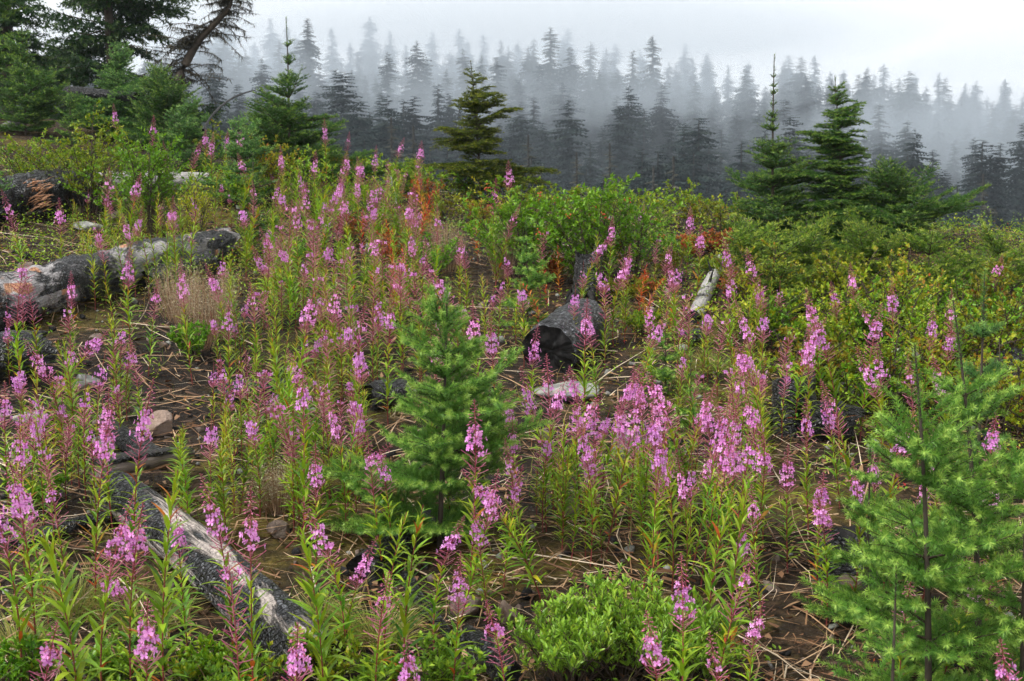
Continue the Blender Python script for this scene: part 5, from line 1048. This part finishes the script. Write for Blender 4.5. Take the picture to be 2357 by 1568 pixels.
def cover(name, n, leaf, mat, tl, label, mask, per=9, hh=.1):
    x, y = scatter(n, 2.0, 12.8); k = mask(x, y) > rg.random(n); x, y = x[k], y[k]; n = len(x); i = np.repeat(np.arange(n), per); m = n * per
    hgt = hh * rg.uniform(.4, 1.2, n); t = rg.random(m); a = rg.uniform(0, 6.28, m); p = np.stack([x[i] + rg.normal(0, .03, m), y[i] + rg.normal(0, .03, m), G(x, y)[i] + hgt[i] * t], 1)
    el = rg.uniform(0, 1.0, m); d = np.stack([np.cos(a) * np.cos(el), np.sin(a) * np.cos(el), np.sin(el)], 1); L = leaf * rg.uniform(.6, 1.2, m); mb = MB()
    inst(mb, LEAF2_V, LEAF2_T, frames(d, norm(np.array([0, 0, 1.0]) + .3 * rg.normal(0, 1, (m, 3)))) * np.stack([L * .7, L, L], 1)[:, None, :], p, np.clip(tl[0] + (tl[1] - tl[0]) * (.6 * rg.random(m) + .4 * rg.random(n)[i]), 0, 1)); o = stuff(mb.build(name, M[mat])); tag(o, label, 'ground cover')
def upper(x, y):                                        # dense undergrowth towards the ridge, sparse on the open burnt ground
    p = np.stack([x, y, 0 * x], 1); return np.clip((y - 6.2 - .25 * np.clip(-x, 0, 6)) / 2.0, .02, 1) * np.clip(.75 + fbm(p * .8, 2), .1, 1) + .5 * (x > .26 * y) * (y > 5.6)
def lower_left(x, y): return ((x < -.05 * y) & (y < 3.7)) * .9 + ((x > .1 * y) & (y < 3.0)) * .25 + .10
cover('undergrowth', 12000, .026, 'yellow', (.1, .95), 'low yellow-green undergrowth along the ridge', upper, 11, .2)
cover('rusty_undergrowth', 4000, .022, 'huck', (0, .45), 'low rusty undergrowth leaves along the ridge', upper, 9, .12)
cover('ground_leaves', 2600, .026, 'willow', (.15, 1), 'small green leaves covering the ground at the lower left', lower_left, 9, .12)
def fine_grass(x0):
    n = 9000; x, y = scatter(n, 2.0, 12.8); k = (upper(x, y) * .8 + lower_left(x, y)) > rg.random(n); x, y = x[k], y[k]; n = len(x); d = norm(rg.normal(0, .35, (n, 3)) * [1, 1, .2] + [0, 0, 1]); bend = np.stack([rg.normal(0, .35, n), rg.normal(0, .35, n), np.full(n, -.2)], 1)
    mb = MB(); ribbons(mb, np.stack([x, y, G(x, y) - .01], 1), d, bend, rg.uniform(.08, .24, n), np.full(n, .003), rg, 3, rg.random(n)); o = stuff(mb.build('fine_grass', M['grass'])); tag(o, 'thin grass blades growing between the plants', 'grass')
fine_grass(0)

# ------------------------------------------------------------------ haze
bpy.context.view_layer.update()
zt = 0.0
for o in scene.objects:
    if o.type == 'MESH' and o is not ground: zt = max(zt, max((o.matrix_world @ __import__('mathutils').Vector(c)).z for c in o.bound_box))
zt = max(zt, float(gv[:, 2].max())) + 3
x0, x1, y0, y1, z0 = gv[:, 0].min() - 3, gv[:, 0].max() + 3, gv[:, 1].min() - 3, gv[:, 1].max() + 3, gv[:, 2].min() - 1.5
hv = [(x, y, z) for z in (z0, zt) for y in (y0, y1) for x in (x0, x1)]
mb = MB(); mb.add(hv, None, [(0, 2, 3, 1), (4, 5, 7, 6), (0, 1, 5, 4), (1, 3, 7, 5), (3, 2, 6, 7), (2, 0, 4, 6)])
hm = bpy.data.materials.new('haze'); hm.use_nodes = True; hn = hm.node_tree.nodes; hn.remove(hn['Principled BSDF'])
def volume(mat, dens):
    pv = mat.node_tree.nodes.new('ShaderNodeVolumePrincipled'); pv.inputs['Color'].default_value = (0.78, 0.89, 1.0, 1); pv.inputs['Density'].default_value = dens; pv.inputs['Anisotropy'].default_value = 0.0
    mat.node_tree.links.new(pv.outputs[0], mat.node_tree.nodes['Material Output'].inputs['Volume'])
volume(hm, 0.0005)
haze = stuff(mb.build('haze', hm, smooth=False)); haze['label'] = 'pale mist hanging over the slope and the far forest'; haze['category'] = 'haze'

# banks of mist drifting over the far slope: nested shells of even density, thin at the rim
MV, MT = ico(3)
def mist(u, v, y, wu, hv, depth, tau, label, seed):
    c = np.array([ray(u, 784)[0] * y, y, tip_z(u, v, y)]); a = np.array([wu * px(y), depth, hv * px(y)]); rgm = np.random.default_rng(seed)
    for k, f in enumerate((1.0, .72, .45)):
        V = MV * (1 + .28 * fbm(MV * 1.3 + seed + k, 3))[:, None] * a * f + rgm.normal(0, .08, 3) * a
        m = bpy.data.materials.new('mist'); m.use_nodes = True; m.node_tree.nodes.remove(m.node_tree.nodes['Principled BSDF']); volume(m, tau / 3 / (depth * f * 1.6))
        mb = MB(); mb.add(V, MT); o = mb.build('mist', m, loc=c); stuff(o); o['label'] = label + (', outer veil', ', inner veil', ', core')[k]; o['category'] = 'mist'; o['group'] = 'mist banks over the far forest'
mist(1300, 70, 620, 1500, 120, 190, 1.5, 'long mist bank swallowing the treetops along the skyline', 1)
mist(2330, 300, 260, 420, 240, 110, .9, 'thick mist bank drifting in from the right edge', 2)
mist(1080, 240, 300, 330, 90, 90, .55, 'thin mist wisp behind the lone hemlock', 3)
mist(1560, 210, 330, 380, 80, 110, .6, 'thin mist wisp above the berry bush', 4)
mist(1900, 300, 170, 260, 80, 50, .35, 'low mist wisp behind the two ridge firs', 5)
mist(560, 160, 300, 260, 110, 110, .8, 'mist bank between the leaning dead tree and the young fir', 6)

# ------------------------------------------------------------------ labels that single things out along the picture's width
ORD = 'first second third fourth fifth sixth seventh eighth ninth tenth eleventh twelfth thirteenth fourteenth fifteenth sixteenth seventeenth eighteenth nineteenth twentieth'.split()
cells = {}
for o, l, u in CELLS: cells.setdefault(l, []).append((u, o))
for l, L in cells.items():
    L.sort(key=lambda t: t[0]); n = len(L)
    for i, (u, o) in enumerate(L):
        if n == 1: s = ''
        elif n == 2: s = ', the left one' if i == 0 else ', the right one'
        elif i == 0: s = ', leftmost'
        elif i == n - 1: s = ', rightmost'
        elif n == 3: s = ', the middle one'
        elif i < 20 and i <= n // 2: s = ', ' + ORD[i] + ' from the left'
        elif n - 1 - i < 20: s = ', ' + ORD[n - 1 - i] + ' from the right'
        else: s = ', amid its neighbours'
        o['label'] = l + s
print('FIREWEEDS', NFW[0], 'OBJECTS', len(scene.objects))
